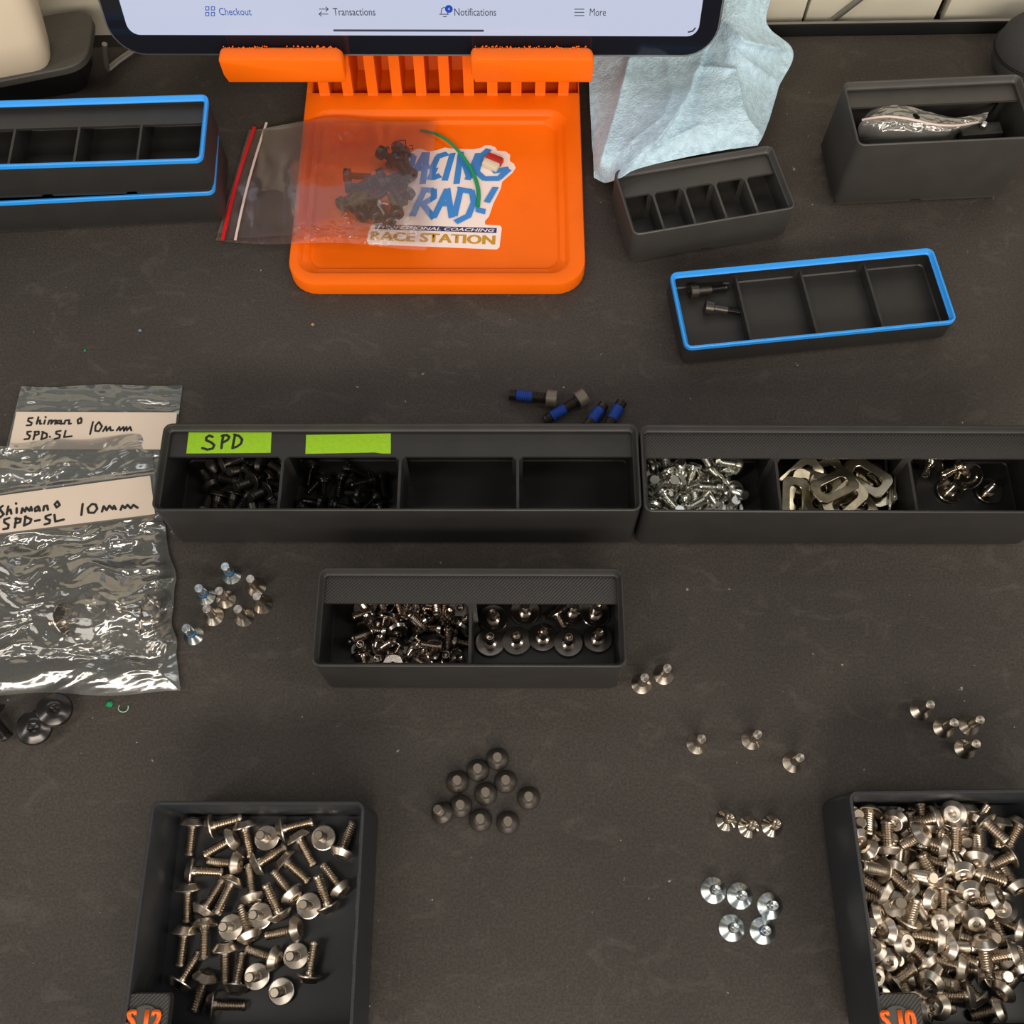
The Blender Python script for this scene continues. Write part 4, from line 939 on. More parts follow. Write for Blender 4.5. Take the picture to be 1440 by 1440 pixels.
for x, y, lb in ((129, 851, 'left one of three flanged screws standing inside the clear bag'), (170, 852, 'middle one of three flanged screws standing inside the clear bag'), (215.6, 850, 'right one of three flanged screws standing inside the clear bag')):
    p = P(x, y, .6); screw('bagfl', (p.x, p.y, 2.0), (-.10, .05, 1), lb, gE)
lie('bagfl', (196, 874), (231, 875), 8, 3, 'flanged screw lying with its point to the right inside the clear bag', gE)
lie('bagfl', (92, 871), (60, 880), 8, 3, 'flanged screw lying on its side at the left inside the clear bag', gE)

# ------------------------------------------------------------------ orange stand
z_r = 9.0
FL, FR, BR_ = P(401, 399, z_r), P(823, 401, z_r), P(826, 128, z_r)
yN = (FL.y+FR.y)/2; X0, X1 = FL.x+0.5, FR.x+.5
yF = P(500, 112, z_r).y
st_o = empty('tablet_stand', ((X0+X1)/2, (yN+yF)/2, 0)); tag(st_o, 'orange printed tablet stand with a shallow dish, ribs and two hooks', 'tablet stand')
fs = frame_of(st_o); l = lambda v: fs @ v
cx, cy = (X0+X1)/2, (yN+yF)/2; x0, x1, y0, y1 = X0-cx, X1-cx, yN-cy, yF-cy
rx0, rx1 = l(P(424, 300, z_r)).x, l(P(800, 300, z_r)).x; ry0, ry1 = l(P(600, 384, z_r)).y, l(P(600, 154, z_r)).y
t = MB(); yf = l(P(600, 134, z_r)).y; y1b = yf+1.5
def rb(e, z):
    return [(x, y if y < (y0+y1)/2 else y1b, z) if y < y1-16 else ((x0+e if x < 0 else x1-e), y1b, z) for x, y, z in rr(x0+e, x1-e, y0+e, y1, z, 15-e*.6, 7)]
ri = lambda e, z: rr(rx0+e, rx1-e, ry0+e, ry1-e, z, max(10-e*.5, 3), 7)
t.loft([rb(.6, 0), rb(0, .8), rb(0, z_r-1.2), rb(.4, z_r-.3), rb(1.3, z_r), ri(-.4, z_r), ri(.3, z_r-.3), ri(2.2, z_r-2.6), ri(4.8, z_r-3.2), ri(6.0, z_r-4.6), ri(6.6, z_r-4.9)])
t.build('dish', M['pla_orange'], st_o)
fl_tilt = math.tan(math.radians(11))
zt = 78
for px in (457, 490, 524.5, 558.5, 592.5, 626, 659.5, 692.5, 726, 759.5, 792):
    xc = l(P(px, 134, z_r)).x; t = MB()
    prof = [(yf+1.4, 1), (yf-.3, z_r-.05), (yf+.3, z_r+1.2), (yf+(zt-z_r)*fl_tilt, zt), (yf+(zt-z_r)*fl_tilt+7, zt), (yf+34, 1)]
    t.loft([[(xc+dx, y, z) for y, z in prof] for dx in (-2.8, 2.8)]); t.build('rib', M['pla_orange'], st_o, smooth=0)
t = MB(); prof = [(yf+26, 0), (yf+30, z_r), (yf+20+(zt-z_r)*.1, zt-2), (yf+24+(zt-z_r)*.1, zt-2), (yf+37, z_r), (yf+37, 0)]
xa, xb = l(P(440, 134, z_r)).x, l(P(812, 134, z_r)).x
t.loft([[(x, y, z) for y, z in prof] for x in (xa, xb)]); t.build('back_plate', M['pla_orange'], st_o, smooth=0)
t = MB(); t.box(x0+1, x1-1, y1b+.02, yf+36, 0, 1.4); t.build('rear_base', M['pla_orange'], st_o)
for sa, sb in ((x0+.3, xa-.5), (xb+.5, x1-.3)):
    t = MB(); t.box(sa, sb, y1b+.02, yf+32, 1.45, z_r-.02, .5); t.build('side_block', M['pla_orange'], st_o)
# hooks
zb, ztp = 40.0, 55.5
for a_, b_ in ((317, 487), (663, 833)):
    A = l(P(a_, 117, zb)); B = l(P(b_, 117, zb)); t = MB(); yh = A.y; n_ = 16
    loops = []
    xs_l, xs_r = A.x, B.x; hh = ztp-zb
    def hook(e, y):
        pts = []; r = 4.2
        out = [(xs_l+1.8+e*.5, zb+e), (xs_r-.6-e*.5, zb+e)]
        cr = [(xs_r-e, zb+2+e)]
        for i in range(7): a2 = math.radians(90*i/6); cr.append((xs_r-r-e+r*math.cos(a2), ztp-r-e+r*math.sin(a2)))
        cl = []
        for i in range(7): a2 = math.radians(90+90*i/6); cl.append((xs_l+2.2+e+2.2*math.cos(a2), ztp-2.2-e+2.2*math.sin(a2)))
        cl.append((xs_l+.2+e, zb+5))
        return [(x, y, z) for x, z in out+cr+cl]
    t.loft([hook(1.2, yh), hook(.3, yh+.5), hook(0, yh+1.2), hook(0, yh+6.2), hook(.4, yh+8.0), hook(1.0, yh+8.6)])
    hk = t.build('hook', M['pla_orange'], st_o)
    t = MB(); t.box(max(A.x+1, xa) if a_ < 400 else A.x+1.5, min(B.x-1, xb), yh+5, yf+9, zb+.3, zb+3.0, .4); t.build('hook_arm', M['pla_orange'], hk)
    # fuzz the printer left along the top edge
    t = MB()
    for i in range(60):
        x = random.uniform(xs_l+2, xs_r-3); y = yh+random.uniform(6.5, 8.6); s_ = random.uniform(.2, .6)
        t.add([(x-s_, y, ztp-.2), (x+s_, y, ztp-.2), (x, y+s_, ztp-.2), (x+random.uniform(-.4, .4), y+.3, ztp+random.uniform(.15, .7))], [(0, 1, 3), (1, 2, 3), (2, 0, 3)])
    tag(t.build('print_fuzz', M['pla_orange'], hk, fix=False), kind='stuff')

# ------------------------------------------------------------------ tablet
ta = math.radians(15.5); z_t = zb+4.9
TB = P(582, 79.5, z_t)
tab = bpy.data.objects.new('tablet', None); COL.objects.link(tab)
ex = Vector((1, -.004, 0)); ey = Vector((0, math.sin(ta), math.cos(ta))); ez = Vector((0, -math.cos(ta), math.sin(ta)))
R3 = Matrix((ex, ey, ez)).transposed()
tab.matrix_basis = Matrix.Translation(TB*S) @ R3.to_4x4(); tag(tab, 'large tablet with a lit screen and black bezel standing on the orange stand', 'tablet')
TBi = (Matrix.Translation(TB) @ R3.to_4x4()).inverted()
onp = lambda px, py, lift=0: TBi @ PP(px, py, TB+ez*lift, ez)
xl, xr = onp(155, 50).x, onp(1004, 50).x
xl = onp(137, 0).x-.3; xr = onp(1018, 0).x+.3
sxl, sxr, sy0 = onp(176, 30, .15).x, onp(984, 30, .15).x, onp(580, 50, .15).y
Ht = 215
t = MB(); R = lambda e, z: rr(xl+e, xr-e, e, Ht-e, z, 17.5-e, 10)
t.loft([R(1.2, -6.2), R(.3, -5.6), R(0, -4.6), R(0, -1.0), R(.15, -.25), R(.45, 0)]); t.build('body', M['alu'], tab)
t = MB(); R2 = lambda e, z: rr(xl+e, xr-e, e, Ht-e, z, 17-e, 10); t.loft([R2(1.15, .01), R2(1.25, .1)]); t.build('bezel', M['glass'], tab)
t = MB(); t.loft([rr(sxl, sxr, sy0, Ht-8.5, z, 5.5, 6) for z in (.12, .16)]); scr = t.build('screen', M['screen'], tab, smooth=0)
def ui(body, xa_, ya_, xb_, yb_, m, bold=0.0):
    a_, b_ = onp(xa_, yb_, .2), onp(xb_, ya_, .2)
    text_fit(body, scr, Matrix.Translation(((a_.x+b_.x)/2*S, (a_.y+b_.y)/2*S, .19*S)), b_.x-a_.x, b_.y-a_.y, m, 'screen_text', ext=0, bold=bold)
ui('Checkout', 309, 11.5, 352, 22, M['ui_blue'], .008); ui('Transactions', 469, 11.5, 527, 22, M['ui_dark'], .008); ui('Notifications', 639, 11.5, 697.5, 22, M['ui_dark'], .008); ui('More', 829, 11.5, 852.5, 22, M['ui_dark'], 0)
def icon(strokes, w, m, nm='screen_icon', close=False):
    t = MB(); w2 = w/2
    for st_ in strokes:
        p = [onp(x, y, .2) for x, y in st_]
        for a_, b_ in zip(p[:-1], p[1:]):
            d = b_-a_; n_ = Vector((-d.y, d.x, 0)).normalized()*w2; e = d.normalized()*w2*.8
            t.add([(q.x, q.y, .2) for q in (a_+n_-e, a_-n_-e, b_-n_+e, b_+n_+e)], [(0, 1, 2, 3)])
    return t.build(nm, m, scr, smooth=0, fix=False)
sq = lambda x, y, s_: [(x, y), (x+s_, y), (x+s_, y+s_), (x, y+s_), (x, y)]
icon([sq(289, 10, 4.6), sq(297, 10, 4.6), sq(289, 18, 4.6), sq(297, 18, 4.6)], .42, M['ui_blue'])
icon([[(449, 13), (461, 13)], [(458, 10), (461.5, 13), (458, 16)], [(449, 20), (461, 20)], [(452, 17), (448.5, 20), (452, 23)]], .4, M['ui_dark'])
icon([[(618, 20), (631, 20)], [(620, 20), (621, 12), (625, 10)], [(629, 20), (629.5, 16)], [(623, 23), (626, 23.6), (628, 22.5)]], .4, M['ui_dark'])
icon([[(808, 12.5), (821, 12.5)], [(808, 17), (821, 17)], [(808, 21.5), (821, 21.5)]], .42, M['ui_dark'])
icon([[(470, 43), (679, 43)]], 1.1, M['ui_dark'], 'home_bar')
icon([[(968, 44.5), (974, 43), (977.5, 39)]], .8, M['ui_dark'], 'corner_mark')
t = MB(); c = onp(631, 12.5, .2); t.add([(c.x+1.95*math.cos(i*math.pi/10), c.y+1.95*math.sin(i*math.pi/10), .22) for i in range(20)], [tuple(range(20))]); t.build('badge', M['ui_badge'], scr, smooth=0, fix=False)
text_fit('4', scr, Matrix.Translation((c.x*S, c.y*S, .25*S)), 1.0, 1.5, M['screen'], 'badge_number', ext=0)

# ------------------------------------------------------------------ sticker on the dish
zs = z_r-4.9+.08; sc_ = 5.143; cs_ = lambda z: (lambda x, y: P(470+x/sc_, 170+y/sc_, z))
stk = empty('sticker', P(610, 280, zs)); tag(stk, 'white, blue and gold lettered sticker stuck in the orange dish', 'sticker')
out = [(560, 225), (590, 205), (625, 200), (680, 222), (740, 212), (800, 192), (850, 200), (1000, 205), (1060, 195), (1090, 176), (1130, 176), (1165, 190), (1180, 215), (1240, 220), (1272, 245), (1270, 290), (1300, 310), (1312, 340), (1290, 375), (1215, 440), (1205, 490),
       (1150, 600), (1120, 690), (1090, 725), (1092, 750), (1200, 756), (1212, 775), (1195, 915), (1175, 930), (250, 892), (236, 870), (245, 820), (270, 750), (330, 738), (500, 700), (470, 690), (470, 640), (520, 480), (500, 470), (480, 440)]
t = MB(); fm = frame_of(stk)
t.loft([[fm @ cs_(z)(*q) for q in out] for z in (zs, zs+.12)]); t.build('backing', M['st_white'], stk, smooth=0)
ribbons([[(530, 235), (465, 440)], [(530, 240), (575, 260), (560, 320), (500, 340)], [(515, 340), (560, 440)],
    [(655, 232), (575, 385)], [(672, 235), (640, 455)], [(600, 350), (690, 330)], [(815, 238), (750, 258), (712, 340), (712, 415), (765, 395)], [(855, 240), (800, 430)], [(730, 345), (690, 425)],
    [(915, 235), (885, 455)], [(915, 240), (980, 420)], [(1040, 240), (965, 425)], [(1115, 210), (1060, 260), (1030, 370), (1085, 420), (1190, 418), (1262, 352)], [(1150, 368), (1262, 350)],
    [(650, 505), (568, 688)], [(640, 500), (722, 505), (722, 555), (640, 605)], [(640, 600), (720, 705)], [(722, 700), (818, 498)], [(820, 500), (850, 700)], [(765, 605), (850, 600)],
    [(915, 500), (870, 690)], [(900, 498), (995, 515), (1010, 590), (970, 690), (880, 735)], [(1165, 488), (1105, 590)], [(1030, 645), (1090, 660)]], 3.1, cs_(zs+.14), 'blue_lettering', M['st_blue'], stk, taper=True)
t = MB(); t.loft([[fm @ cs_(z)(*q) for q in ((300, 748), (1176, 775), (1173, 811), (295, 782))] for z in (zs+.13, zs+.2)]); bn = t.build('navy_band', M['st_navy'], stk, smooth=0)
def stick_text(s_, xa_, ya_, xb_, yb_, h_, m, par, z, bold, shear=0):
    a_ = cs_(z)(xa_, ya_); b_ = cs_(z)(xb_, yb_); c_ = fm @ ((a_+b_)/2); an = math.atan2((b_-a_).y, (b_-a_).x)
    text_fit(s_, par, Matrix.Translation(c_*S) @ Matrix.Rotation(an, 4, 'Z'), (b_-a_).length, h_, m, 'lettering', ext=0, bold=bold, shear=shear)
stick_text('PROFESSIONAL COACHING', 312, 765, 1160, 793, 2.0, M['st_white'], bn, zs+.24, .03, .25)
for dx_, dz_ in ((-5, 0), (-1.7, .01), (1.7, .02), (5, .03)): stick_text('RACE STATION', 268+dx_, 830, 1161+dx_, 862, 5.7, M['st_gold'], stk, zs+.2+dz_, .02)

# green strand, red and beige fragment
t = MB(); pts = [(592, 183, 5), (612, 188, 7), (630, 198, 8), (645, 213, 8), (658, 230, 7), (668, 250, 6), (673, 270, 5.4), (672, 290, 5.2)]
gs = empty('green_strand', P(640, 230, 4.2)); fm2 = frame_of(gs); pp = [fm2 @ P(*q) for q in pts]
sm = [];
for i in range(len(pp)-1):
    p0_, p1_, p2_, p3_ = pp[max(i-1, 0)], pp[i], pp[i+1], pp[min(i+2, len(pp)-1)]
    for k in range(5):
        u = k/5; sm.append(.5*((2*p1_)+(p2_-p0_)*u+(2*p0_-5*p1_+4*p2_-p3_)*u*u+(3*p1_-p0_-3*p2_+p3_)*u**3))
sm.append(pp[-1]); t.tube(sm, [.7+.5*i/len(sm) for i in range(len(sm))], 8); t.build('strand', M['green'], gs); tag(gs, 'thin curved green nylon strand lying across the sticker', 'strand')
fg = empty('plastic_fragment', P(693, 231, zs+.3), math.radians(-28)); tag(fg, 'small fragment, half red and half beige, on the sticker corner', 'fragment')
t = MB(); t.box(-4.6, 4.6, 0, 4.0, 0, 3.4, .5); t.build('red_half', M['red'], fg)
t = MB(); t.box(-4.4, 4.4, -4.2, -.02, 0, 3.2, .5); t.build('beige_half', M['beige'], fg)

# ------------------------------------------------------------------ small zip bag over the dish edge, with dark bolts inside
b3 = empty('zip_bag', P(450, 260, 0)); tag(b3, 'small clear zip bag with a red strip, draped over the orange dish', 'bag')
def h3(x, y, u, v):
    up = sstep(355, 418, x); dip = sstep(430, 470, x)
    base = 2.0+up*8.6+dip*.8
    lump = 8*math.exp(-((x-532)/60)**2-((y-262)/62)**2)
    return base+lump+(.22+.3*math.exp(-((y-325)/22)**2))*fbm(x, y, 48, 21, False)*3+1.3*(math.exp(-((y-325)/12)**2-((x-480)/55)**2)+math.exp(-((x-487)/18)**2-((y-192)/12)**2))*fbm(x, y*1.5, 16, 8)-(0.0)
q3 = [(350, 182), (613, 172), (600, 349), (303, 338)]
sheet('film', q3, 130, 90, h3, M['film_pink'], b3, lambda u, v: (0, 3*math.sin(u*6.0)*(1-v)*.8-14*math.exp(-((u-.42)/.22)**2)*(1-v)+3*v*math.sin(u*8)))
def strip(a_, b_, w, m, nm, zz):
    t = MB(); A, B = P(*a_, zz), P(*b_, zz); n_ = 14; fm_ = frame_of(b3); lo = []
    d = (B-A).normalized(); s_ = Vector((-d.y, d.x, 0))*w/2
    for i in range(n_+1):
        c_ = A.lerp(B, i/n_)+Vector((-math.sin(math.pi*i/n_)*1.2, 0, 0)); lo.append([fm_ @ (c_+s_), fm_ @ (c_+s_+Vector((0, 0, .5))), fm_ @ (c_-s_+Vector((0, 0, .5))), fm_ @ (c_-s_)])
    t.loft(lo); return t.build(nm, m, b3)
sheet('back_film', [(351, 184), (428, 170), (418, 330), (304, 337)], 20, 20, lambda x, y, u, v: h3(x, y, u, v)-1.0, M['film_flat'], b3)
strip((358, 179), (313, 338), 1.7, M['film_red'], 'red_zip_strip', 2.4)
strip((375, 173), (331, 338), 1.2, M['film_edge'], 'zip_ridge', 2.6)
# printed recycling mark on the film
rc = lambda x, y: P(470+x/5.143, 170+y/5.143, 21.0)
ribbons([[(412, 172), (440, 150), (475, 142), (515, 140), (518, 200)], [(510, 235), (495, 285), (455, 290), (430, 268)], [(385, 262), (340, 248), (345, 225), (390, 190)], [(375, 190), (392, 186), (398, 205)], [(425, 225), (500, 222)], [(432, 205), (432, 245)], [(470, 200), (470, 245)], [(545, 178), (568, 178)], [(545, 205), (568, 205), (568, 190)], [(535, 240), (560, 262)], [(535, 265), (560, 238)]], .55, rc, 'recycling_mark', M['ink'], b3)
gF = 'dark bolts in the small zip bag'
DB = [((493, 247), (545, 250), 12), ((540, 217), (565, 232), 12), ((560, 228), (576, 255), 12.5), ((520, 262), (484, 288), 9), ((548, 262), (568, 290), 13), ((565, 262), (570, 290), 9), ((500, 288), (520, 268), 11), ((528, 300), (515, 270), 9), ((545, 308), (530, 285), 10), ((557, 296), (548, 270), 12), ((532, 248), (505, 262), 14), ((575, 243), (552, 225), 9), ((512, 300), (527, 284), 8.5), ((495, 262), (530, 262), 9), ((558, 212), (542, 240), 9), ((572, 275), (552, 303), 10), ((520, 284), (545, 268), 13), ((484, 284), (505, 270), 9), ((568, 218), (574, 245), 10), ((538, 256), (560, 246), 15)]
KIND['bagb'] = ('dark_bolt', [('head', head_mesh('head', [(2.0, 0), (3.4, 0), (3.6, -.2), (3.6, -3.2), (3.2, -3.6)], 1.7, 2.0, M['black_ox'], 20)), ('shank', shaft_mesh('shank', 2.0, 11, M['black_ox'], thread=.6))])
for i, (a_, b_, z) in enumerate(DB):
    lie('bagb', a_, b_, max(z, 8.4), max(z-1, 7), 'dark grey bolt in the jumble inside the small red-striped zip bag', gF, cat='bolt')

# ------------------------------------------------------------------ blue paper cloth
cl = empty('paper_cloth', P(960, 160, 0)); 
grid = [  # px, py, z rows top->bottom, all of it behind the tablet
 [(835, -70, 40), (880, -80, 46), (940, -80, 52), (1000, -80, 56), (1060, -60, 52), (1100, -40, 40)],
 [(833, 20, 22), (880, 15, 28), (940, 10, 34), (985, 10, 36), (1040, 20, 42), (1078, 30, 30)],
 [(829, 85, 12), (868, 80, 18), (925, 85, 21), (985, 90, 24), (1045, 78, 34), (1115, 73, 18)],
 [(829, 135, 10), (862, 130, 17), (905, 140, 27), (965, 135, 32), (1040, 130, 30), (1096, 122, 16)],
 [(832, 180, 9), (850, 185, 17), (895, 185, 27), (945, 170, 35), (1030, 165, 33), (1083, 165, 18)],
 [(834, 222, 8), (846, 225, 18), (885, 215, 27.5), (925, 200, 34), (1010, 188, 33), (1072, 192, 25)],
 [(835, 249, 6), (851, 257, 8), (872, 249, 27.0), (905, 235, 27.2), (985, 217, 27.2), (1066, 203, 27.0)]]
ridges = [([(882, 85), (866, 150), (840, 235)], 9, 5, 16), ([(985, 88), (974, 108), (968, 132), (940, 175), (922, 200)], 8, 16, 4), ([(995, 94), (1033, 98), (1043, 150), (1052, 170), (1066, 186)], 7, 15, 3),
          ([(938, 100), (944, 128), (930, 165), (885, 200)], 4, 5, 12), ([(1020, 60), (1060, 92), (1100, 118)], 4, 8, 8), ([(1000, 20), (1045, 60), (1090, 70)], 7, 4, 14), ([(925, 205), (955, 190), (985, 175)], 3.5, 6, 6)]
def ridge_h(x, y):
    tot = 0
    for pl_, A__, sl_, sr_ in ridges:
        best = 1e9; sg_ = 1
        for (ax_, ay_), (bx_, by_) in zip(pl_[:-1], pl_[1:]):
            dx_, dy_ = bx_-ax_, by_-ay_; q_ = max(0, min(1, ((x-ax_)*dx_+(y-ay_)*dy_)/(dx_*dx_+dy_*dy_)))
            ex_, ey_ = x-ax_-q_*dx_, y-ay_-q_*dy_; d_ = math.hypot(ex_, ey_)
            if d_ < best: best = d_; sg_ = 1 if dx_*ey_-dy_*ex_ < 0 else -1
        tot += A__*math.exp(-best/(sr_ if sg_ > 0 else sl_))
    return tot
def QX(p):
    z_ = p.z-H; yc_ = p.y*CT+z_*ST; zc_ = -p.y*ST+z_*CT
    return 720-F*p.x/zc_, 720+F*yc_/zc_
def cr_(p0, p1, p2, p3, u): return .5*((2*p1)+(p2-p0)*u+(2*p0-5*p1+4*p2-p3)*u*u+(3*p1-p0-3*p2+p3)*u**3)
G = [[P(*c_) for c_ in r_] for r_ in grid]
def surf(u, v):
    nu, nv = len(G[0])-1, len(G)-1; a_, b_ = min(int(u*nu), nu-1), min(int(v*nv), nv-1); fu_, fv_ = u*nu-a_, v*nv-b_
    rows_ = []
    for k in range(-1, 3):
        j = max(0, min(nv, b_+k)); r_ = G[j]; rows_.append(cr_(r_[max(a_-1, 0)], r_[a_], r_[a_+1], r_[min(a_+2, nu)], fu_))
    return cr_(*rows_, fv_)
NX, NY = 150, 150; V = []; fm = frame_of(cl)
for j in range(NY+1):
    for i in range(NX+1):
        u, v = i/NX, j/NY; p = surf(u, v)
        qx, qy = QX(p); rh = (ridge_h(qx, qy)-3)*sstep(0, .12, 1-v)*sstep(0, .06, min(u, 1-u))
        p = p+Vector((.05, -.6, .8)).normalized()*(rh*1.0+1.8*fbm(p.x+p.z*.5, p.y+p.z, 40, 2)*sstep(0, .12, 1-v)+.35*fbm(p.x, p.y+p.z, 9, 9))
        V.append(fm @ p)
t = MB(); nn = (NX+1)*(NY+1)
F_ = [(j*(NX+1)+i, (j+1)*(NX+1)+i, (j+1)*(NX+1)+i+1, j*(NX+1)+i+1) for j in range(NY) for i in range(NX)]
t.add(V, F_); o = t.build('cloth', M['towel'], cl, smooth=180, fix=False)
md = o.modifiers.new('thickness', 'SOLIDIFY'); md.thickness = .0006; md.offset = -1
tag(cl, 'crumpled pale blue paper cloth behind the tablet, hanging over a bin', 'cloth')

# ------------------------------------------------------------------ contents of the tall bin
tb = empty('zip_bag', P(1290, 185, 20)); tag(tb, 'clear zip bag crumpled inside the tall black bin', 'bag')
cg = [[(1225, 154, 38), (1248, 149, 42), (1275, 149, 42), (1300, 156, 41), (1345, 165, 40), (1390, 158, 36)],
      [(1212, 170, 40), (1245, 165, 45), (1280, 169, 45), (1310, 176, 44), (1345, 178, 42), (1382, 172, 36)],
      [(1206, 182, 38), (1240, 182, 44), (1275, 185, 44), (1305, 188, 42), (1330, 190, 40), (1352, 184, 34)],
      [(1207, 200, 30), (1240, 204, 34), (1270, 205, 33), (1300, 206, 32), (1325, 206, 30), (1340, 200, 26)]]
G = [[P(*c_) for c_ in r_] for r_ in cg]; V = []; fm = frame_of(tb); NX, NY = 90, 60
for j in range(NY+1):
    for i in range(NX+1):
        p = surf(i/NX, j/NY); w_ = sstep(0, .4, j/NY); p = p+Vector((0, -.3, 1))*(.8+1.1*w_)*fbm(p.x, p.y*1.6, 12, 31); V.append(fm @ p)
t = MB(); t.add(V, [(j*(NX+1)+i, (j+1)*(NX+1)+i, (j+1)*(NX+1)+i+1, j*(NX+1)+i+1) for j in range(NY) for i in range(NX)
    if not (Vector(((i/NX-.46)*8, (j/NY-.22)*4.2)).length < .24)])
M['film_bin'] = film('milky_clear_film', .22, (.62, .62, .60), .16, .12, (110, .6))
t.build('film', M['film_bin'], tb, smooth=180, fix=False)
t = MB(); zp = [fm @ (surf(i/20, .36)+Vector((0, 0, 1.2))) for i in range(20)]; t.tube(zp, .55, 8); t.build('zip_ridge', M['film_edge'], tb)
ck = empty('black_clip', P(1375, 190, 28), .1); tag(ck, 'black moulded clip beside the bag in the tall bin', 'clip')
t = MB(); t.box(-12, 10, -5, 3, 0, 6, 1.2); t.build('body', M['pla'], ck)
t = MB(); t.tube([(-8, -5, 2), (-4, -7, 3), (2, -7, 3), (6, -5, 2)], 1.2, 8); t.build('loop', M['pla'], ck)
t = MB(); t.lathe([(1.7, 6), (1.9, 6.4), (1.9, 7.8), (1.2, 8.6)], 14); t.build('pin', M['alu'], ck)
rd = empty('thin_rod', P(1398, 160, 20)); tag(rd, 'thin black rod leaning inside the tall bin at the right of the bag', 'rod')
t = MB(); fm = frame_of(rd); t.tube([fm @ P(1388, 168, 33), fm @ P(1402, 146, 30)], .8, 8); t.build('rod', M['iron'], rd)

# ------------------------------------------------------------------ upper left: card reader on a dark dock, wire stand
dk = empty('reader_dock', P(60, 70, 0)); tag(dk, 'dark grey rounded dock with faint embossed marks at the top left', 'dock')
fm = frame_of(dk); zd_ = 26
def poly_round(pts, r, z, n=5):
    out_ = []; N_ = len(pts)
    for i in range(N_):
        a_, b_, c_ = Vector(pts[i-1]).to_2d(), Vector(pts[i]).to_2d(), Vector(pts[(i+1) % N_]).to_2d(); u1 = (a_-b_).normalized(); u2 = (c_-b_).normalized()
        rr_ = r[i] if isinstance(r, list) else r; p1_ = b_+u1*rr_; p2_ = b_+u2*rr_
        for k in range(n+1):
            s_ = k/n; q = p1_.lerp(b_, s_).lerp(b_.lerp(p2_, s_), s_); out_.append((q.x, q.y, z))
    return out_
dp = [fm @ P(x, y, zd_) for x, y in ((-70, 128), (122, 90), (134, 12), (-70, 42))]
dp = [(p.x, p.y) for p in dp]
t = MB(); t.loft([poly_round(dp, [3, 13, 13, 3], z) for z in (zd_-4, zd_-.6)]+[[(x*.985+.1, y*.985, zd_) for x, y, _ in poly_round(dp, [3, 13, 13, 3], zd_)]]); t.build('pad', M['rubber'], dk)
kp = [fm @ P(x, y, zd_-4) for x, y in ((-70, 112), (100, 84), (112, 30), (-70, 50))]; kp = [(p.x, p.y) for p in kp]
t = MB(); t.loft([poly_round(kp, 8, z) for z in (0, zd_-4.05)]); t.build('pedestal', M['black'], dk)
t = MB()
for i in range(26):
    q = fm @ P(72+30*random.random(), 40+28*random.random(), zd_); t.add([(q.x, q.y, zd_), (q.x+1.3, q.y+.2, zd_), (q.x+1.3, q.y+.6, zd_), (q.x+.1, q.y+.4, zd_), (q.x+.6, q.y+.3, zd_+.25)], [(0, 1, 4), (1, 2, 4), (2, 3, 4), (3, 0, 4)])
tag(t.build('embossed_marks', M['rubber'], dk, fix=False), kind='stuff')
cr = empty('card_reader', P(20, 50, zd_)); tag(cr, 'cream plastic reader with rounded corner standing on the dark dock', 'card reader')
fm = frame_of(cr)
lo = [fm @ P(x, y, zd_+2) for x, y in ((-80, 122), (72, 93), (69, 50), (-80, 20))]; hi = [fm @ P(x, y, zd_+60) for x, y in ((-80, -10), (30, -26), (25, -90), (-80, -100))]
lo = [(p.x, p.y) for p in lo]; hi = [(p.x, p.y) for p in hi]
A_ = poly_round(lo, [3, 9, 6, 3], 2); B_ = poly_round(hi, [3, 9, 6, 3], 60)
t = MB(); ca = Vector((sum(a_[0] for a_ in A_)/len(A_), sum(a_[1] for a_ in A_)/len(A_), 0))
t.loft([[(lerp(ca.x, a_[0], .96), lerp(ca.y, a_[1], .96), .05) for a_ in A_]]+[[tuple(lerp(a_[k], b_[k], u)+((a_[k]-(ca[k] if k < 2 else a_[k]))*.03*math.sin(u*3)) for k in range(3)) for a_, b_ in zip(A_, B_)] for u in (0, .1, .25, .5, .75, 1)])
t.build('body', M['cream'], cr)
ws = empty('wire_stand', P(150, 95, 0)); tag(ws, 'bent grey wire foot between the dock and the tablet', 'wire stand')
fm = frame_of(ws); t = MB(); t.tube([fm @ P(147, 62, 22), fm @ P(148, 80, 12), fm @ P(150, 94, 4), fm @ P(151.5, 99, 1.6)], 1.5, 10); t.build('upright', M['grey_metal'], ws)
t = MB(); t.tube([fm @ P(152, 98, 1.6), fm @ P(166, 86, 1.8), fm @ P(192, 68, 3)], 1.7, 10); t.build('foot', M['grey_metal'], ws)

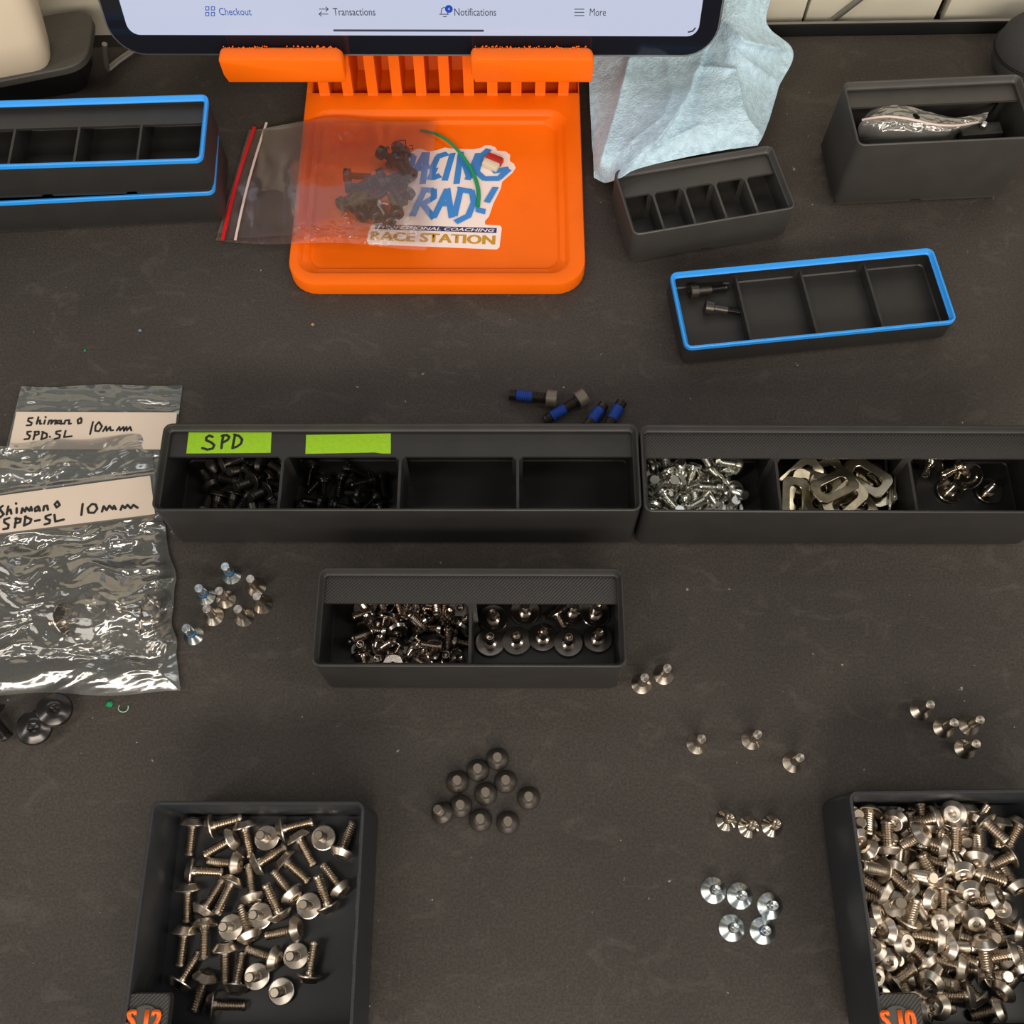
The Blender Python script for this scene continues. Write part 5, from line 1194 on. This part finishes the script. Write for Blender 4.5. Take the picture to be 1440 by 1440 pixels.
# dark cushion at the right edge
sp = empty('mesh_cushion', P(1472, 95, 0)); tag(sp, 'dark woven round cushion at the top right corner', 'cushion')
t = MB(); c_ = P(1468, 70, 16); fm = frame_of(sp); c_ = fm @ c_; sg = 40
t.loft([[(c_.x+27*math.cos(2*math.pi*j/sg)*r_, c_.y+22*math.sin(2*math.pi*j/sg)*r_, c_.z+z_) for j in range(sg)] for r_, z_ in ((.5, -15.8), (.8, -13), (.95, -8), (1, 0), (.95, 8), (.8, 14), (.5, 19), (.2, 21))]); t.build('cover', M['mesh'], sp, smooth=180)
t = MB(); t.tube([(c_.x+27.1*math.cos(2*math.pi*j/sg), c_.y+22.1*math.sin(2*math.pi*j/sg), c_.z) for j in range(sg+1)], .8, 6, False); t.build('seam', M['iron'], sp)

# ------------------------------------------------------------------ crumbs
def crumb(name, px, py, r, m, lb, seed):
    t = MB(); random.seed(seed); k = 7
    t.loft([[(r*(.6+.6*random.random())*q_*math.cos(2*math.pi*j/k), r*(.6+.6*random.random())*q_*math.sin(2*math.pi*j/k), z_*r) for j in range(k)] for q_, z_ in ((.8, 0), (1, .4), (.5, .9))])
    o = t.build(name, m, None); p = P(px, py, 0); o.location = (p.x*S, p.y*S, .00001); return tag(o, lb, 'debris')
crumb('plastic_crumb', 154.5, 991, 1.6, M['green'], 'green plastic crumb under the edge of the clear bag', 3)
crumb('wood_crumb', 440, 457, 1.0, mat('tan_crumb', srgb(170, 130, 80), .8), 'tan crumb on the mat below the orange stand', 5)
crumb('blue_crumb', 197.5, 465, 1.0, mat('slate_crumb', srgb(90, 120, 150), .8), 'tiny slate blue crumb on the mat left of the stand', 6)
crumb('green_crumb', 120, 493, .8, M['green'], 'tiny green crumb on the mat below the stacked bins', 8)
t = MB(); c_ = P(174, 995, .4); cc = empty('plastic_curl', c_); t.tube([(2.0*math.cos(a_)*1.05, 2.0*math.sin(a_), .4+.3*math.sin(a_*2)) for a_ in [math.radians(150+i*12) for i in range(20)]], .22, 6); t.build('curl', mat('pale_green_curl', srgb(150, 185, 160), .5), cc)
tag(cc, 'pale green curl of swarf beside the green crumb', 'debris')
